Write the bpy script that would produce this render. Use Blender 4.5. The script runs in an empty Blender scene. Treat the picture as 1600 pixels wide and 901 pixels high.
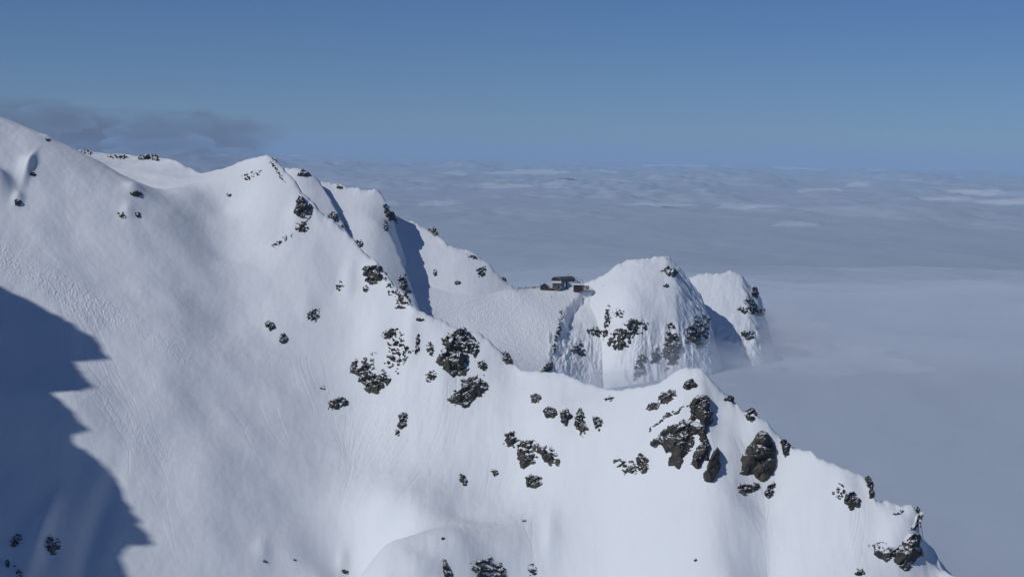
import bpy, bmesh, math, random
import numpy as np
from mathutils import Vector, Matrix

S = bpy.context.scene
C = S.collection
rng = np.random.default_rng(7)
random.seed(7)
F = 2600.0                      # focal length in photograph pixels (1600 wide)
PITCH = math.radians(4.56); ROLL = math.radians(1.42)

# ------------------------------------------------------------------ camera
r0 = np.array([1., 0, 0]); u0 = np.array([0, math.sin(PITCH), math.cos(PITCH)]); f0 = np.array([0, math.cos(PITCH), -math.sin(PITCH)])
RR = math.cos(ROLL)*r0 + math.sin(ROLL)*u0
UU = -math.sin(ROLL)*r0 + math.cos(ROLL)*u0
cam = bpy.data.cameras.new('camera'); camo = bpy.data.objects.new('camera', cam); C.objects.link(camo)
camo.matrix_world = Matrix([[RR[0], UU[0], -f0[0], 0], [RR[1], UU[1], -f0[1], 0], [RR[2], UU[2], -f0[2], 0], [0, 0, 0, 1]])
cam.sensor_width = 36; cam.lens = F/1600*36; cam.clip_start = 1; cam.clip_end = 300000
S.camera = camo

# ------------------------------------------------------------------ light
SUN_AZ = math.radians(52); SUN_EL = math.radians(38)      # azimuth measured from behind the camera towards the left
SD = np.array([-math.sin(SUN_AZ)*math.cos(SUN_EL), -math.cos(SUN_AZ)*math.cos(SUN_EL), math.sin(SUN_EL)])
W = bpy.data.worlds.new('World'); S.world = W; W.use_nodes = True
wn = W.node_tree.nodes; wl = W.node_tree.links
sky = wn.new('ShaderNodeTexSky'); sky.sky_type = 'NISHITA'; sky.sun_disc = False
sky.sun_elevation = SUN_EL; sky.sun_rotation = math.pi + SUN_AZ
sky.altitude = 2500; sky.air_density = 1.0; sky.dust_density = 0.0; sky.ozone_density = 2.5
tint = wn.new('ShaderNodeMixRGB'); tint.blend_type = 'MULTIPLY'; tint.inputs[0].default_value = 1; tint.inputs[2].default_value = (.70, 1.0, 1.55, 1)
wl.new(sky.outputs[0], tint.inputs[1]); wl.new(tint.outputs[0], wn['Background'].inputs[0]); wn['Background'].inputs[1].default_value = 0.054
sl = bpy.data.lights.new('sun', 'SUN'); sl.energy = 3.6; sl.angle = math.radians(0.5); sl.color = (1.0, 1.0, 0.99)
so = bpy.data.objects.new('sun', sl); C.objects.link(so)
so.rotation_euler = Vector(SD).to_track_quat('Z', 'Y').to_euler()
S.view_settings.view_transform = 'Standard'; S.view_settings.look = 'None'; S.view_settings.gamma = 1
S.view_settings.use_curve_mapping = False
S.view_settings.exposure = -0.75
S.cycles.volume_bounces = 6; S.cycles.max_bounces = 8; S.cycles.transparent_max_bounces = 8

# ------------------------------------------------------------------ pixel <-> world
def ar(u, v):
    u = np.asarray(u, float); v = np.asarray(v, float)
    x = (u-800)/F; y = -(v-450.5)/F
    dx = RR[0]*x + UU[0]*y + f0[0]; dy = RR[1]*x + UU[1]*y + f0[1]; dz = RR[2]*x + UU[2]*y + f0[2]
    return dx/dy, -dz/dy           # x = a*y, z = -r*y
def at(u, v, d):
    a, r = ar(u, v); return np.stack(np.broadcast_arrays(a*d, d, -r*d), -1)

# ------------------------------------------------------------------ noise
def _h(ix, iy, s):
    n = (ix*374761393 + iy*668265263 + s*1442695041) & 0xffffffff
    n = ((n ^ (n >> 13))*1274126177) & 0xffffffff
    n = (n ^ (n >> 16)) & 0xffffffff
    return n
def pn(x, y, s=0):
    ix = np.floor(x).astype(np.int64); iy = np.floor(y).astype(np.int64)
    fx = x-ix; fy = y-iy
    ux = fx*fx*fx*(fx*(fx*6-15)+10); uy = fy*fy*fy*(fy*(fy*6-15)+10)
    def g(jx, jy):
        a = _h(ix+jx, iy+jy, s)*(2*math.pi/4294967296.)
        return np.cos(a)*(fx-jx) + np.sin(a)*(fy-jy)
    a = g(0, 0); b = g(1, 0); c = g(0, 1); d = g(1, 1)
    return ((a+(b-a)*ux) + ((c+(d-c)*ux)-(a+(b-a)*ux))*uy)*1.5
def fbm(x, y, o=4, s=0, g=.5):
    r = 0; a = 1.
    for i in range(o):
        r = r + a*pn(x, y, s+i*17); x = x*2.03+11.3; y = y*2.03+5.7; a *= g
    return r
def cells(x, y, s=0):
    """nearest cell: returns random value per cell, distance to border, and offset inside the cell"""
    ix = np.floor(x).astype(np.int64); iy = np.floor(y).astype(np.int64)
    b1 = np.full(x.shape, 9.); b2 = np.full(x.shape, 9.); hv = np.zeros(x.shape); hx = np.zeros(x.shape); ox = np.zeros(x.shape); oy = np.zeros(x.shape)
    for jx in (-1, 0, 1):
        for jy in (-1, 0, 1):
            h1 = _h(ix+jx, iy+jy, s)/4294967296.; h2 = _h(ix+jx, iy+jy, s+5)/4294967296.
            dx = ix+jx+h1-x; dy = iy+jy+h2-y; d = np.sqrt(dx*dx+dy*dy)
            c = d < b1
            b2 = np.where(c, b1, np.minimum(b2, d))
            hv = np.where(c, _h(ix+jx, iy+jy, s+9)/4294967296., hv); hx = np.where(c, _h(ix+jx, iy+jy, s+23)/4294967296., hx)
            ox = np.where(c, dx, ox); oy = np.where(c, dy, oy)
            b1 = np.where(c, d, b1)
    return hv, hx, b2-b1, ox, oy
def sstep(a, b, x):
    t = np.clip((x-a)/(b-a), 0, 1); return t*t*(3-2*t)
def splus(x, w):
    return w*np.logaddexp(0, x/w)

# ------------------------------------------------------------------ materials
def mat(name, col, rough=.8, fn=None, metal=0):
    m = bpy.data.materials.new(name); m.use_nodes = True
    nt = m.node_tree; b = nt.nodes['Principled BSDF']
    b.inputs['Base Color'].default_value = (*col, 1); b.inputs['Roughness'].default_value = rough; b.inputs['Metallic'].default_value = metal
    b.inputs['Specular IOR Level'].default_value = .25
    if fn: fn(nt, b)
    return m
def N(nt, t, **k):
    n = nt.nodes.new(t)
    for a, b in k.items():
        if a in n.inputs: n.inputs[a].default_value = b
        else: setattr(n, a, b)
    return n
def snow_nodes(nt, b):
    tc = N(nt, 'ShaderNodeTexCoord'); L = nt.links.new
    mp = N(nt, 'ShaderNodeMapping'); mp.inputs['Rotation'].default_value = (0, 0, math.radians(24)); mp.inputs['Scale'].default_value = (1.0, .22, .35)
    L(tc.outputs['Object'], mp.inputs['Vector'])
    n1 = N(nt, 'ShaderNodeTexNoise', Scale=.32, Detail=9.0, Roughness=.66); L(mp.outputs[0], n1.inputs['Vector'])
    n2 = N(nt, 'ShaderNodeTexNoise', Scale=.9, Detail=5.0, Roughness=.6); L(tc.outputs['Object'], n2.inputs['Vector'])
    n3 = N(nt, 'ShaderNodeTexNoise', Scale=.018, Detail=4.0, Roughness=.55); L(tc.outputs['Object'], n3.inputs['Vector'])
    rp = N(nt, 'ShaderNodeMapRange'); rp.inputs['From Min'].default_value = .42; rp.inputs['From Max'].default_value = .62; rp.inputs['To Min'].default_value = .14
    L(n3.outputs['Fac'], rp.inputs['Value'])
    m1 = N(nt, 'ShaderNodeMath', operation='ADD'); L(n1.outputs['Fac'], m1.inputs[0])
    m0 = N(nt, 'ShaderNodeMath', operation='MULTIPLY'); L(n2.outputs['Fac'], m0.inputs[0]); m0.inputs[1].default_value = .5
    L(m0.outputs[0], m1.inputs[1])
    bp = N(nt, 'ShaderNodeBump', Distance=.16); L(m1.outputs[0], bp.inputs['Height']); L(rp.outputs[0], bp.inputs['Strength'])
    L(bp.outputs[0], b.inputs['Normal'])
    cr = N(nt, 'ShaderNodeMixRGB'); cr.inputs[1].default_value = (.775, .805, .83, 1); cr.inputs[2].default_value = (.815, .84, .865, 1)
    L(n3.outputs['Fac'], cr.inputs[0]); L(cr.outputs[0], b.inputs['Base Color'])
M_snow = mat('snow', (.8, .82, .86), .75, snow_nodes)
M_cap = mat('snow_cap', (.80, .82, .85), .8)
def rock_nodes(nt, b):
    L = nt.links.new; tc = N(nt, 'ShaderNodeTexCoord')
    n1 = N(nt, 'ShaderNodeTexNoise', Scale=.22, Detail=8.0, Roughness=.7); L(tc.outputs['Object'], n1.inputs['Vector'])
    r = N(nt, 'ShaderNodeValToRGB'); e = r.color_ramp.elements
    e[0].position = .3; e[0].color = (.030, .028, .028, 1); e[1].position = .72; e[1].color = (.125, .108, .082, 1)
    x = e.new(.5); x.color = (.062, .055, .048, 1)
    L(n1.outputs['Fac'], r.inputs[0])
    n4 = N(nt, 'ShaderNodeTexNoise', Scale=.09, Detail=3.0); L(tc.outputs['Object'], n4.inputs['Vector'])
    lr = N(nt, 'ShaderNodeMapRange'); lr.inputs['From Min'].default_value = .52; lr.inputs['From Max'].default_value = .68; lr.inputs['To Max'].default_value = .9
    L(n4.outputs['Fac'], lr.inputs['Value'])
    lm = N(nt, 'ShaderNodeMixRGB'); lm.inputs[2].default_value = (.115, .108, .055, 1); L(lr.outputs[0], lm.inputs[0]); L(r.outputs[0], lm.inputs[1])
    at_ = N(nt, 'ShaderNodeAttribute', attribute_name='snow')
    n2 = N(nt, 'ShaderNodeTexNoise', Scale=.8, Detail=4.0); L(tc.outputs['Object'], n2.inputs['Vector'])
    ad = N(nt, 'ShaderNodeMath', operation='MULTIPLY_ADD'); L(n2.outputs['Fac'], ad.inputs[0]); ad.inputs[1].default_value = .3; L(at_.outputs['Fac'], ad.inputs[2])
    th = N(nt, 'ShaderNodeMapRange'); th.inputs['From Min'].default_value = .61; th.inputs['From Max'].default_value = .71; L(ad.outputs[0], th.inputs['Value'])
    mx = N(nt, 'ShaderNodeMixRGB'); L(th.outputs[0], mx.inputs[0]); L(lm.outputs[0], mx.inputs[1]); mx.inputs[2].default_value = (.8, .82, .85, 1)
    L(mx.outputs[0], b.inputs['Base Color'])
    mp = N(nt, 'ShaderNodeMapping'); mp.inputs['Scale'].default_value = (1, 1, .35); L(tc.outputs['Object'], mp.inputs[0])
    n3 = N(nt, 'ShaderNodeTexNoise', Scale=.7, Detail=8.0, Roughness=.7); L(mp.outputs[0], n3.inputs['Vector'])
    bp = N(nt, 'ShaderNodeBump', Distance=.9, Strength=.75); L(n3.outputs['Fac'], bp.inputs['Height']); L(bp.outputs[0], b.inputs['Normal'])
M_rock = mat('rock', (.07, .06, .05), .9, rock_nodes)

# ------------------------------------------------------------------ tags and mesh helpers
def tag(o, label=None, cat=None, group=None, kind=None):
    if label: o['label'] = label
    if cat: o['category'] = cat
    if group: o['group'] = group
    if kind: o['kind'] = kind
    return o
def mesh_np(name, V, Q, m, smooth=True, parent=None, attr=None):
    me = bpy.data.meshes.new(name); V = np.ascontiguousarray(V, np.float32); Q = np.ascontiguousarray(Q, np.int32)
    k = Q.shape[1]
    me.vertices.add(len(V)); me.vertices.foreach_set('co', V.ravel())
    me.loops.add(Q.size); me.loops.foreach_set('vertex_index', Q.ravel())
    me.polygons.add(len(Q)); me.polygons.foreach_set('loop_start', np.arange(0, Q.size, k, dtype=np.int32))
    me.update(calc_edges=True)
    me.polygons.foreach_set('use_smooth', np.full(len(Q), smooth))
    if attr is not None:
        at_ = me.attributes.new('snow', 'FLOAT', 'POINT'); at_.data.foreach_set('value', np.ascontiguousarray(attr, np.float32))
    me.materials.append(m)
    o = bpy.data.objects.new(name, me); C.objects.link(o); o.parent = parent
    return o
def grid_faces(nr, nc, keep=None):
    i = np.arange(nr*nc).reshape(nr, nc)
    q = np.stack([i[:-1, :-1], i[:-1, 1:], i[1:, 1:], i[1:, :-1]], -1).reshape(-1, 4)
    if keep is not None: q = q[keep.reshape(-1)]
    return q
def compact(V, Q, A=None):
    used = np.zeros(len(V), bool); used[Q.ravel()] = True
    mp = np.cumsum(used)-1
    return V[used], mp[Q], (A[used] if A is not None else None)

# ------------------------------------------------------------------ terrain layers (height fields through surveyed points)
def col(u, v, d, segs, du=0):
    pts = [at(u, v, d)]; z = pts[0][2]; n = len(segs)
    for k, (vv, s) in enumerate(segs):
        a, r = ar(u+du*(k+1)/n, vv); d2 = (d*s - z)/(s + r); d = d2; z = -r*d
        pts.append(np.array([a*d, d, z]))
    return pts
def tps(P, lam=.002):
    P = np.array(P); s = 100.; X = P[:, :2]/s; n = len(P)
    def K(A, B):
        r2 = ((A[:, None, :]-B[None])**2).sum(-1); return .5*r2*np.log(r2+1e-9)
    M = np.zeros((n+3, n+3)); M[:n, :n] = K(X, X) + lam*np.eye(n); M[:n, n] = 1; M[:n, n+1:] = X; M[n, :n] = 1; M[n+1:, :n] = X.T
    w = np.linalg.solve(M, np.concatenate([P[:, 2], [0, 0, 0]]))
    def f(x, y):
        x = np.asarray(x, float)/s; y = np.asarray(y, float)/s; o = w[n] + w[n+1]*x + w[n+2]*y
        for k in range(n):
            r2 = (x-X[k, 0])**2 + (y-X[k, 1])**2; o = o + w[k]*.5*r2*np.log(r2+1e-9)
        return o
    return f
LAYERS = []
class Layer:
    def __init__(s, name, pts, ua, ub, na, y0, y1, ny, crest, cuts=(), back=1.2, zmin=-320):
        s.name = name; s.a0 = (ua-800)/F; s.a1 = (ub-800)/F; s.y0 = y0; s.y1 = y1; s.zmin = zmin
        s.A, s.Y = np.meshgrid(np.linspace(s.a0, s.a1, na), np.linspace(y0, y1, ny)); s.X = s.A*s.Y
        # evaluate the smooth field on a coarser grid, then refine with cubic interpolation
        f = tps(pts)
        k = 6; ca = np.linspace(s.a0, s.a1, na//k+2); cy = np.linspace(y0, y1, ny//k+2)
        CA, CY = np.meshgrid(ca, cy); Zc = f(CA*CY, CY)
        s.Z = cubic2(Zc, s.A[0], ca, s.Y[:, 0], cy)
        cr = np.array([at(*p) for p in crest]); o = np.argsort(cr[:, 0]); cr = cr[o]
        Ye = np.interp(s.X, cr[:, 0], cr[:, 1]) + 2.6*fbm(s.X/15, s.X*0+3.3, 3, 4, .5) + .9*fbm(s.X/4, s.X*0+5.3, 2, 14)
        s.Z += np.exp(-((s.Y-Ye+1)/4.5)**2)*(1.1*fbm(s.X/17, s.X*0+9.1, 2, 41) + .25*np.maximum(fbm(s.X/6, s.X*0+2.1, 2, 43), 0))
        s.Z -= back*splus(s.Y-Ye-1.5, 1.6)
        for pts_, k_, wid in cuts:
            e = np.array([at(*p) for p in pts_]); e = e[np.argsort(e[:, 1])]
            Xe = np.interp(s.Y, e[:, 1], e[:, 0]) + 2.0*fbm(s.Y/8, s.Y*0+7.7, 3, 9) + .8*fbm(s.X/5, s.Y/5, 2, 19)
            s.Z -= k_*splus(s.X-Xe, wid)
        LAYERS.append(s)
    def noise(s, big=1., mid=.3, fine=.06, seed=0):
        s.Z += big*fbm(s.X/42, s.Y/42, 2, 30+seed) + mid*fbm(s.X/13, s.Y/16, 3, 50+seed) + fine*fbm(s.X/2.6, s.Y/3.2, 3, 70+seed)
    def hit(s, u, v):
        a, r = ar(u, v); a = np.atleast_1d(a).ravel(); r = np.atleast_1d(r).ravel()
        fi = (a-s.a0)/(s.a1-s.a0)*(s.A.shape[1]-1); ok = (fi >= 0) & (fi <= s.A.shape[1]-1.001)
        fi = np.clip(fi, 0, s.A.shape[1]-1.001); i = fi.astype(int); t = fi-i
        out = np.full(len(a), np.inf); ys = s.Y[:, 0]; dy = ys[1]-ys[0]
        w = np.nonzero(ok)[0]
        if not len(w): return out
        n = len(ys); st = 10; cr = np.unique(np.append(np.arange(0, n, st), n-1))
        for b in range(0, len(w), 6000):
            k_ = w[b:b+6000]; ii = i[k_]; tt = t[k_]; rr_ = r[k_]
            g = s.Z[cr][:, ii]*(1-tt) + s.Z[cr][:, ii+1]*tt + rr_[None]*ys[cr][:, None]
            c = np.argmax(g > 0, 0); has = (g.max(0) > 0) & (c > 0); base_ = cr[np.clip(c-1, 0, None)]
            rows = np.minimum(base_[None]+np.arange(st+1)[:, None], n-1)
            g = s.Z[rows, ii[None]]*(1-tt) + s.Z[rows, ii[None]+1]*tt + rr_[None]*ys[rows]
            k = np.clip(np.argmax(g > 0, 0), 1, None); q_ = np.arange(len(k_)); g0 = g[k-1, q_]; g1 = g[k, q_]
            y = ys[rows[k-1, q_]] + dy*np.clip(-g0/(g1-g0+1e-12), 0, 1)
            out[k_] = np.where(has, y, np.inf)
        return out
    def build(s, label=None):
        nr, nc = s.Z.shape; V = np.stack([s.X, s.Y, s.Z], -1).reshape(-1, 3)
        keep = (s.Z[:-1, :-1] > s.zmin)
        Q = grid_faces(nr, nc, keep); V, Q, _ = compact(V, Q)
        return tag(mesh_np(s.name, V, Q, M_snow), kind='structure')
def cubic1(Zc, x, cx, axis):
    Zc = np.moveaxis(Zc, axis, 0); h = cx[1]-cx[0]; f = (x-cx[0])/h; i = np.clip(np.floor(f).astype(int), 0, len(cx)-2); t = (f-i)
    n = len(cx); g = lambda j: Zc[np.clip(j, 0, n-1)]
    t = t.reshape((-1,)+(1,)*(Zc.ndim-1))
    p0 = np.where((i == 0).reshape(t.shape), 2*g(i)-g(i+1), g(i-1)); p1 = g(i); p2 = g(i+1); p3 = np.where((i+2 > n-1).reshape(t.shape), 2*p2-p1, g(i+2))
    r = .5*(2*p1 + (p2-p0)*t + (2*p0-5*p1+4*p2-p3)*t**2 + (3*p1-p0-3*p2+p3)*t**3)
    return np.moveaxis(r, 0, axis)
def cubic2(Zc, xa, ca, xy, cy):
    return cubic1(cubic1(Zc, xa, ca, 1), xy, cy, 0)
def hit(u, v, only=None):
    u = np.atleast_1d(np.asarray(u, float)); sh = u.shape; v = np.atleast_1d(np.asarray(v, float))
    d = np.full(u.size, np.inf)
    for l in (only or LAYERS): d = np.minimum(d, l.hit(u.ravel(), v.ravel()))
    return d.reshape(sh)
def ground(x, y):
    """highest terrain height at world x, y"""
    best = -1e9
    for l in LAYERS:
        a = x/y; fi = (a-l.a0)/(l.a1-l.a0)*(l.A.shape[1]-1); fj = (y-l.y0)/(l.y1-l.y0)*(l.A.shape[0]-1)
        if 0 <= fi < l.A.shape[1]-1 and 0 <= fj < l.A.shape[0]-1:
            i, j = int(fi), int(fj); t, q = fi-i, fj-j
            z = (l.Z[j, i]*(1-t)+l.Z[j, i+1]*t)*(1-q) + (l.Z[j+1, i]*(1-t)+l.Z[j+1, i+1]*t)*q
            best = max(best, z)
    return best

# --- the near mountain: left slope, bowl, summit, foreground ridge
P = []
def slopeA(u, v, dd=0):
    a, r = ar(u, v); return at(u, v, 701.1/(.55+r-.37*a)+dd)
for u, v in ((-220, 60), (-220, 400), (-220, 700), (-220, 1000), (-110, 130), (-110, 330), (-110, 600), (-110, 900), (0, 183), (0, 300), (0, 450), (0, 600), (0, 750), (0, 901), (0, 1020),
             (60, 208), (125, 237), (170, 263), (210, 289), (100, 350), (100, 500), (100, 650), (100, 800), (100, 901), (200, 400), (200, 550), (200, 700), (200, 850), (200, 1000), (300, 650), (300, 760), (300, 880), (300, 1000),
             (400, 800), (400, 901), (400, 1000), (500, 901), (500, 1000), (270, 330), (300, 400), (285, 480), (300, 560), (395, 680), (470, 745), (520, 805), (556, 860), (575, 915)):
    P.append(slopeA(u, v))
for p in ((0, 205, 1160), (0, 225, 1230), (60, 236, 1155), (125, 262, 1140), (170, 284, 1130), (215, 300, 1112),
          (-110, 215, 1200), (-110, 235, 1280), (-220, 210, 1210),
          (125, 237, 1275), (200, 243, 1260), (240, 244, 1240), (275, 256, 1205), (310, 268, 1175), (190, 268, 1190), (250, 275, 1165),
          (300, 300, 1092), (250, 303, 1072),
          (640, 1000, 765)):
    P.append(at(*p))
for c_ in ((350, 262, 1145, [(330, .5), (400, .55), (500, .6), (600, .56)]), (415, 243, 1125, [(300, .75), (400, .75), (500, .7), (600, .6)]),
           (478, 312, 1088, [(400, .7), (500, .8), (600, .75)]), (540, 365, 1060, [(440, .85), (540, .8), (650, .75)]),
           (600, 425, 1025, [(500, .8), (600, .8), (700, .7), (790, .4), (850, .15), (901, .4), (1000, .4)]), (650, 487, 988, [(550, .8), (650, .8), (740, .6), (803, .35), (858, .12), (901, .6), (1000, .5)]),
           (720, 527, 968, [(600, .7), (680, .75), (760, .65), (803, .5), (858, .10), (901, .95), (1000, .8)]), (800, 569, 948, [(650, .6), (750, .8), (800, .5), (850, .2), (901, 1.0), (1000, .8)]),
           (850, 581, 930, [(650, .55)]), (930, 603, 900, [(660, .55), (750, .8), (850, .8), (901, .8), (1000, .7)]), (1000, 603, 873, [(680, .7), (760, .8), (901, .8), (1000, .7)]),
           (1065, 574, 850, [(620, .75), (700, 1.0), (760, .9), (850, .8), (901, .75), (1000, .7)]), (1140, 624, 830, [(700, .7), (780, .8), (901, .75)]),
           (1200, 667, 815, [(740, 1.1), (800, .85), (901, .75), (1000, .7)]), (1240, 705, 800, [(800, .75)]), (1290, 720, 785, [(800, .75), (901, .75), (1000, .7)]),
           (1370, 784, 757, [(840, .8), (901, .8), (1000, .7)]), (1400, 789, 754, [(830, .6), (870, 1.3), (930, .8)]), (1428, 788, 752, [(825, .8), (870, 1.6), (930, .8)]), (1447, 866, 741, [(901, .7), (1000, .7)]), (1530, 904, 722, [(1000, .7)]), (1640, 975, 700, [(1100, .7)])):
    P += col(*c_)
crestM = [(0-220, 235, 1285), (125, 237, 1285), (200, 243, 1262), (240, 244, 1242), (275, 256, 1217), (310, 268, 1177), (350, 262, 1148), (380, 250, 1134), (415, 242, 1126), (430, 258, 1118), (450, 288, 1104), (470, 306, 1092), (520, 340, 1072), (540, 360, 1062), (560, 385, 1050),
          (600, 425, 1025), (630, 450, 1004), (645, 485, 990), (700, 515, 976), (760, 547, 965), (850, 580, 930), (930, 602, 900), (1000, 603, 873), (1040, 588, 858), (1065, 573, 850), (1090, 598, 843), (1140, 622, 830), (1180, 650, 820), (1200, 665, 815),
          (1240, 704, 800), (1290, 720, 785), (1350, 748, 770), (1370, 784, 757), (1400, 789, 755), (1430, 787, 753), (1439, 800, 750), (1446, 864, 742), (1500, 882, 728), (1530, 903, 722), (1640, 975, 700)]
main = Layer('mountain_slope', P, -180, 1680, 1750, 640, 1340, 1250, crestM, back=1.0, zmin=-300)
main.noise(1.5, .20, .03, 0)
jf = sstep(560, 680, main.A*F+800); main.Z += .10*fbm(main.X/6.5, main.Y/9, 3, 65) + jf*(.22*fbm(main.X/9+.3*fbm(main.X/30, main.Y/30, 2, 61), main.Y/55, 3, 60)+.6*fbm(main.X/22, main.Y/60, 2, 63))

# --- ribs behind the summit
D = Layer('mountain_rib', col(440, 266, 1380, [(330, .8), (400, .8)]) + col(470, 266, 1378, [(330, .8), (400, .8)]) + col(500, 284, 1376, [(340, .8), (400, .8), (460, .8)]) + [at(530, 338, 1350), at(552, 375, 1335), at(575, 410, 1325)],
          420, 620, 330, 1240, 1420, 300, [(430, 268, 1382), (455, 266, 1380), (470, 266, 1380), (485, 272, 1378), (500, 284, 1378), (600, 310, 1370)],
          cuts=[([(498, 283, 1378), (514, 308, 1366), (530, 340, 1350), (545, 372, 1335), (570, 410, 1320)], 2.2, .8)], back=1.3)
D.noise(.5, .25, .05, 3)
Em = Layer('mountain_rib', col(500, 284, 1395, [(350, .8), (420, .85), (480, .85)]) + col(550, 296, 1392, [(350, .8), (420, .85), (480, .85)]) + col(590, 297, 1392, [(350, .85), (420, .85), (480, .85)]) + [at(634, 425, 1338), at(655, 480, 1312), at(604, 345, 1374)],
           470, 720, 420, 1240, 1440, 340, [(480, 280, 1396), (500, 285, 1396), (520, 289, 1395), (540, 294, 1395), (560, 298, 1393), (580, 295, 1393), (593, 298, 1393), (700, 330, 1390)],
           cuts=[([(594, 298, 1393), (607, 320, 1384), (605, 345, 1374), (609, 370, 1362), (622, 400, 1350), (634, 425, 1338), (641, 455, 1325), (655, 482, 1310)], 2.2, .8)], back=1.3)
Em.noise(.6, .25, .05, 5)
Fm = Layer('mountain_face', col(600, 325, 1426, [(400, .8), (450, .85), (500, .85)]) + col(630, 342, 1424, [(400, .8), (450, .85), (500, .85)]) + col(670, 358, 1417, [(420, .85), (490, .85), (540, .8)]) + col(740, 395, 1400, [(440, .85), (480, .85), (530, .8)]) + col(790, 441, 1386, [(470, .8), (520, .8)]),
           560, 830, 450, 1230, 1450, 380, [(590, 320, 1428), (630, 341, 1424), (670, 358, 1418), (700, 373, 1403), (735, 392, 1401), (750, 402, 1398), (770, 420, 1392), (793, 445, 1386), (806, 460, 1382), (830, 500, 1380)], back=1.3)
Fm.noise(.7, .25, .05, 8)
G = Layer('ski_slope', [at(*p) for p in ((640, 497, 1315), (670, 487, 1332), (730, 470, 1352), (800, 453, 1378), (860, 449.5, 1396), (920, 450.5, 1400), (860, 450.2, 1425), (920, 450.8, 1425), (800, 454, 1400), (640, 540, 1298), (720, 530, 1313), (800, 500, 1343),
                                         (800, 560, 1292), (860, 500, 1348), (850, 580, 1288), (760, 560, 1281), (700, 560, 1288), (870, 640, 1232), (800, 640, 1220), (700, 640, 1225), (895, 470, 1380), (620, 620, 1230))],
          600, 960, 900, 1215, 1450, 640, [(600, 480, 1430), (790, 450, 1405), (860, 449, 1420), (960, 449, 1420)],
          cuts=[([(975, 449, 1406), (908, 461, 1393), (888, 476, 1370), (884, 484, 1362), (882, 492, 1357), (872, 515, 1335), (865, 545, 1316), (850, 583, 1284), (840, 620, 1255)], 2.6, .7)], back=.9)
G2 = Layer('mountain_rib', col(885, 453, 1405, [(500, .55), (580, .6), (660, 1.0)]) + col(915, 453, 1404, [(520, .7), (580, .8), (660, 1.2)]) + col(940, 452, 1403, [(520, .8), (600, 1.0), (660, 1.2)]),
           860, 1000, 300, 1240, 1440, 330, [(860, 453, 1406), (1000, 453, 1404)],
           cuts=[([(950, 458, 1402), (946, 475, 1388), (944, 500, 1368), (940, 530, 1345), (930, 575, 1310), (925, 640, 1270)], 2.4, .8)], back=1.0)
H = Layer('mountain_dome', col(905, 451, 1410, [(500, .8), (560, 1.2), (640, 1.4)]) + col(935, 437, 1411, [(500, .8), (560, 1.2), (640, 1.4)]) + col(960, 417, 1412, [(460, .6), (510, .9), (560, 1.5), (640, 1.5)]) + col(1000, 405, 1415, [(450, .55), (510, .9), (560, 1.6), (640, 1.5)])
          + col(1035, 402, 1416, [(450, .65), (510, 1.0), (560, 1.7), (640, 1.5)]) + col(1090, 402, 1416, [(470, .8), (540, 1.2), (640, 1.4)]),
          870, 1180, 560, 1260, 1470, 420, [(905, 450, 1412), (925, 443, 1412), (960, 417, 1413), (1000, 405, 1416), (1035, 401, 1417), (1060, 403, 1417), (1180, 430, 1420)],
          cuts=[([(1044, 403, 1417), (1045, 425, 1408), (1052, 445, 1398), (1057, 468, 1384), (1057, 500, 1362), (1060, 530, 1348), (1065, 580, 1328)], 1.15, 1.2), ([(1098, 440, 1412), (1106, 460, 1400), (1113, 500, 1378), (1108, 540, 1350), (1100, 600, 1320)], 2.2, 1.)], back=1.0)
I = Layer('mountain_dome', col(1085, 433, 1500, [(480, .9), (540, 1.1), (620, 1.1)]) + col(1110, 430, 1500, [(480, .9), (540, 1.1), (620, 1.1)]) + col(1135, 427, 1503, [(480, .9), (540, 1.1), (620, 1.1)]) + col(1170, 428, 1505, [(480, .9), (540, 1.1), (620, 1.1)]),
          1070, 1290, 330, 1330, 1560, 300, [(1070, 447, 1500), (1090, 440, 1501), (1110, 430, 1503), (1135, 427, 1505), (1170, 430, 1505), (1290, 440, 1505)],
          cuts=[([(1158, 429, 1505), (1164, 445, 1492), (1172, 470, 1472), (1178, 500, 1450), (1185, 540, 1425)], 1.25, 1.2), ([(1190, 429, 1505), (1194, 500, 1452), (1200, 540, 1430)], 2.0, 1.)], back=1.1)
G.noise(.5, .15, .03, 11); G2.noise(.6, .6, .12, 13); H.noise(1.2, .5, .08, 15); I.noise(1.2, .6, .1, 17)
# gullies and plastered relief low on the cliffs
for l, vtop in ((G2, -128), (H, -122), (I, -128)):
    k = sstep(0, 28, vtop-l.Z)
    q_ = fbm(l.X/12+.6*fbm(l.X/30, l.Y/30, 2, 97), l.Y/40, 3, 91); l.Z += k*(2.6*(.45-np.abs(q_))*(.4+sstep(-.4, .4, fbm(l.X/40, l.Y/40, 2, 99))) + 1.5*fbm(l.X/8, l.Z/10, 3, 93, .6))

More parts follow.
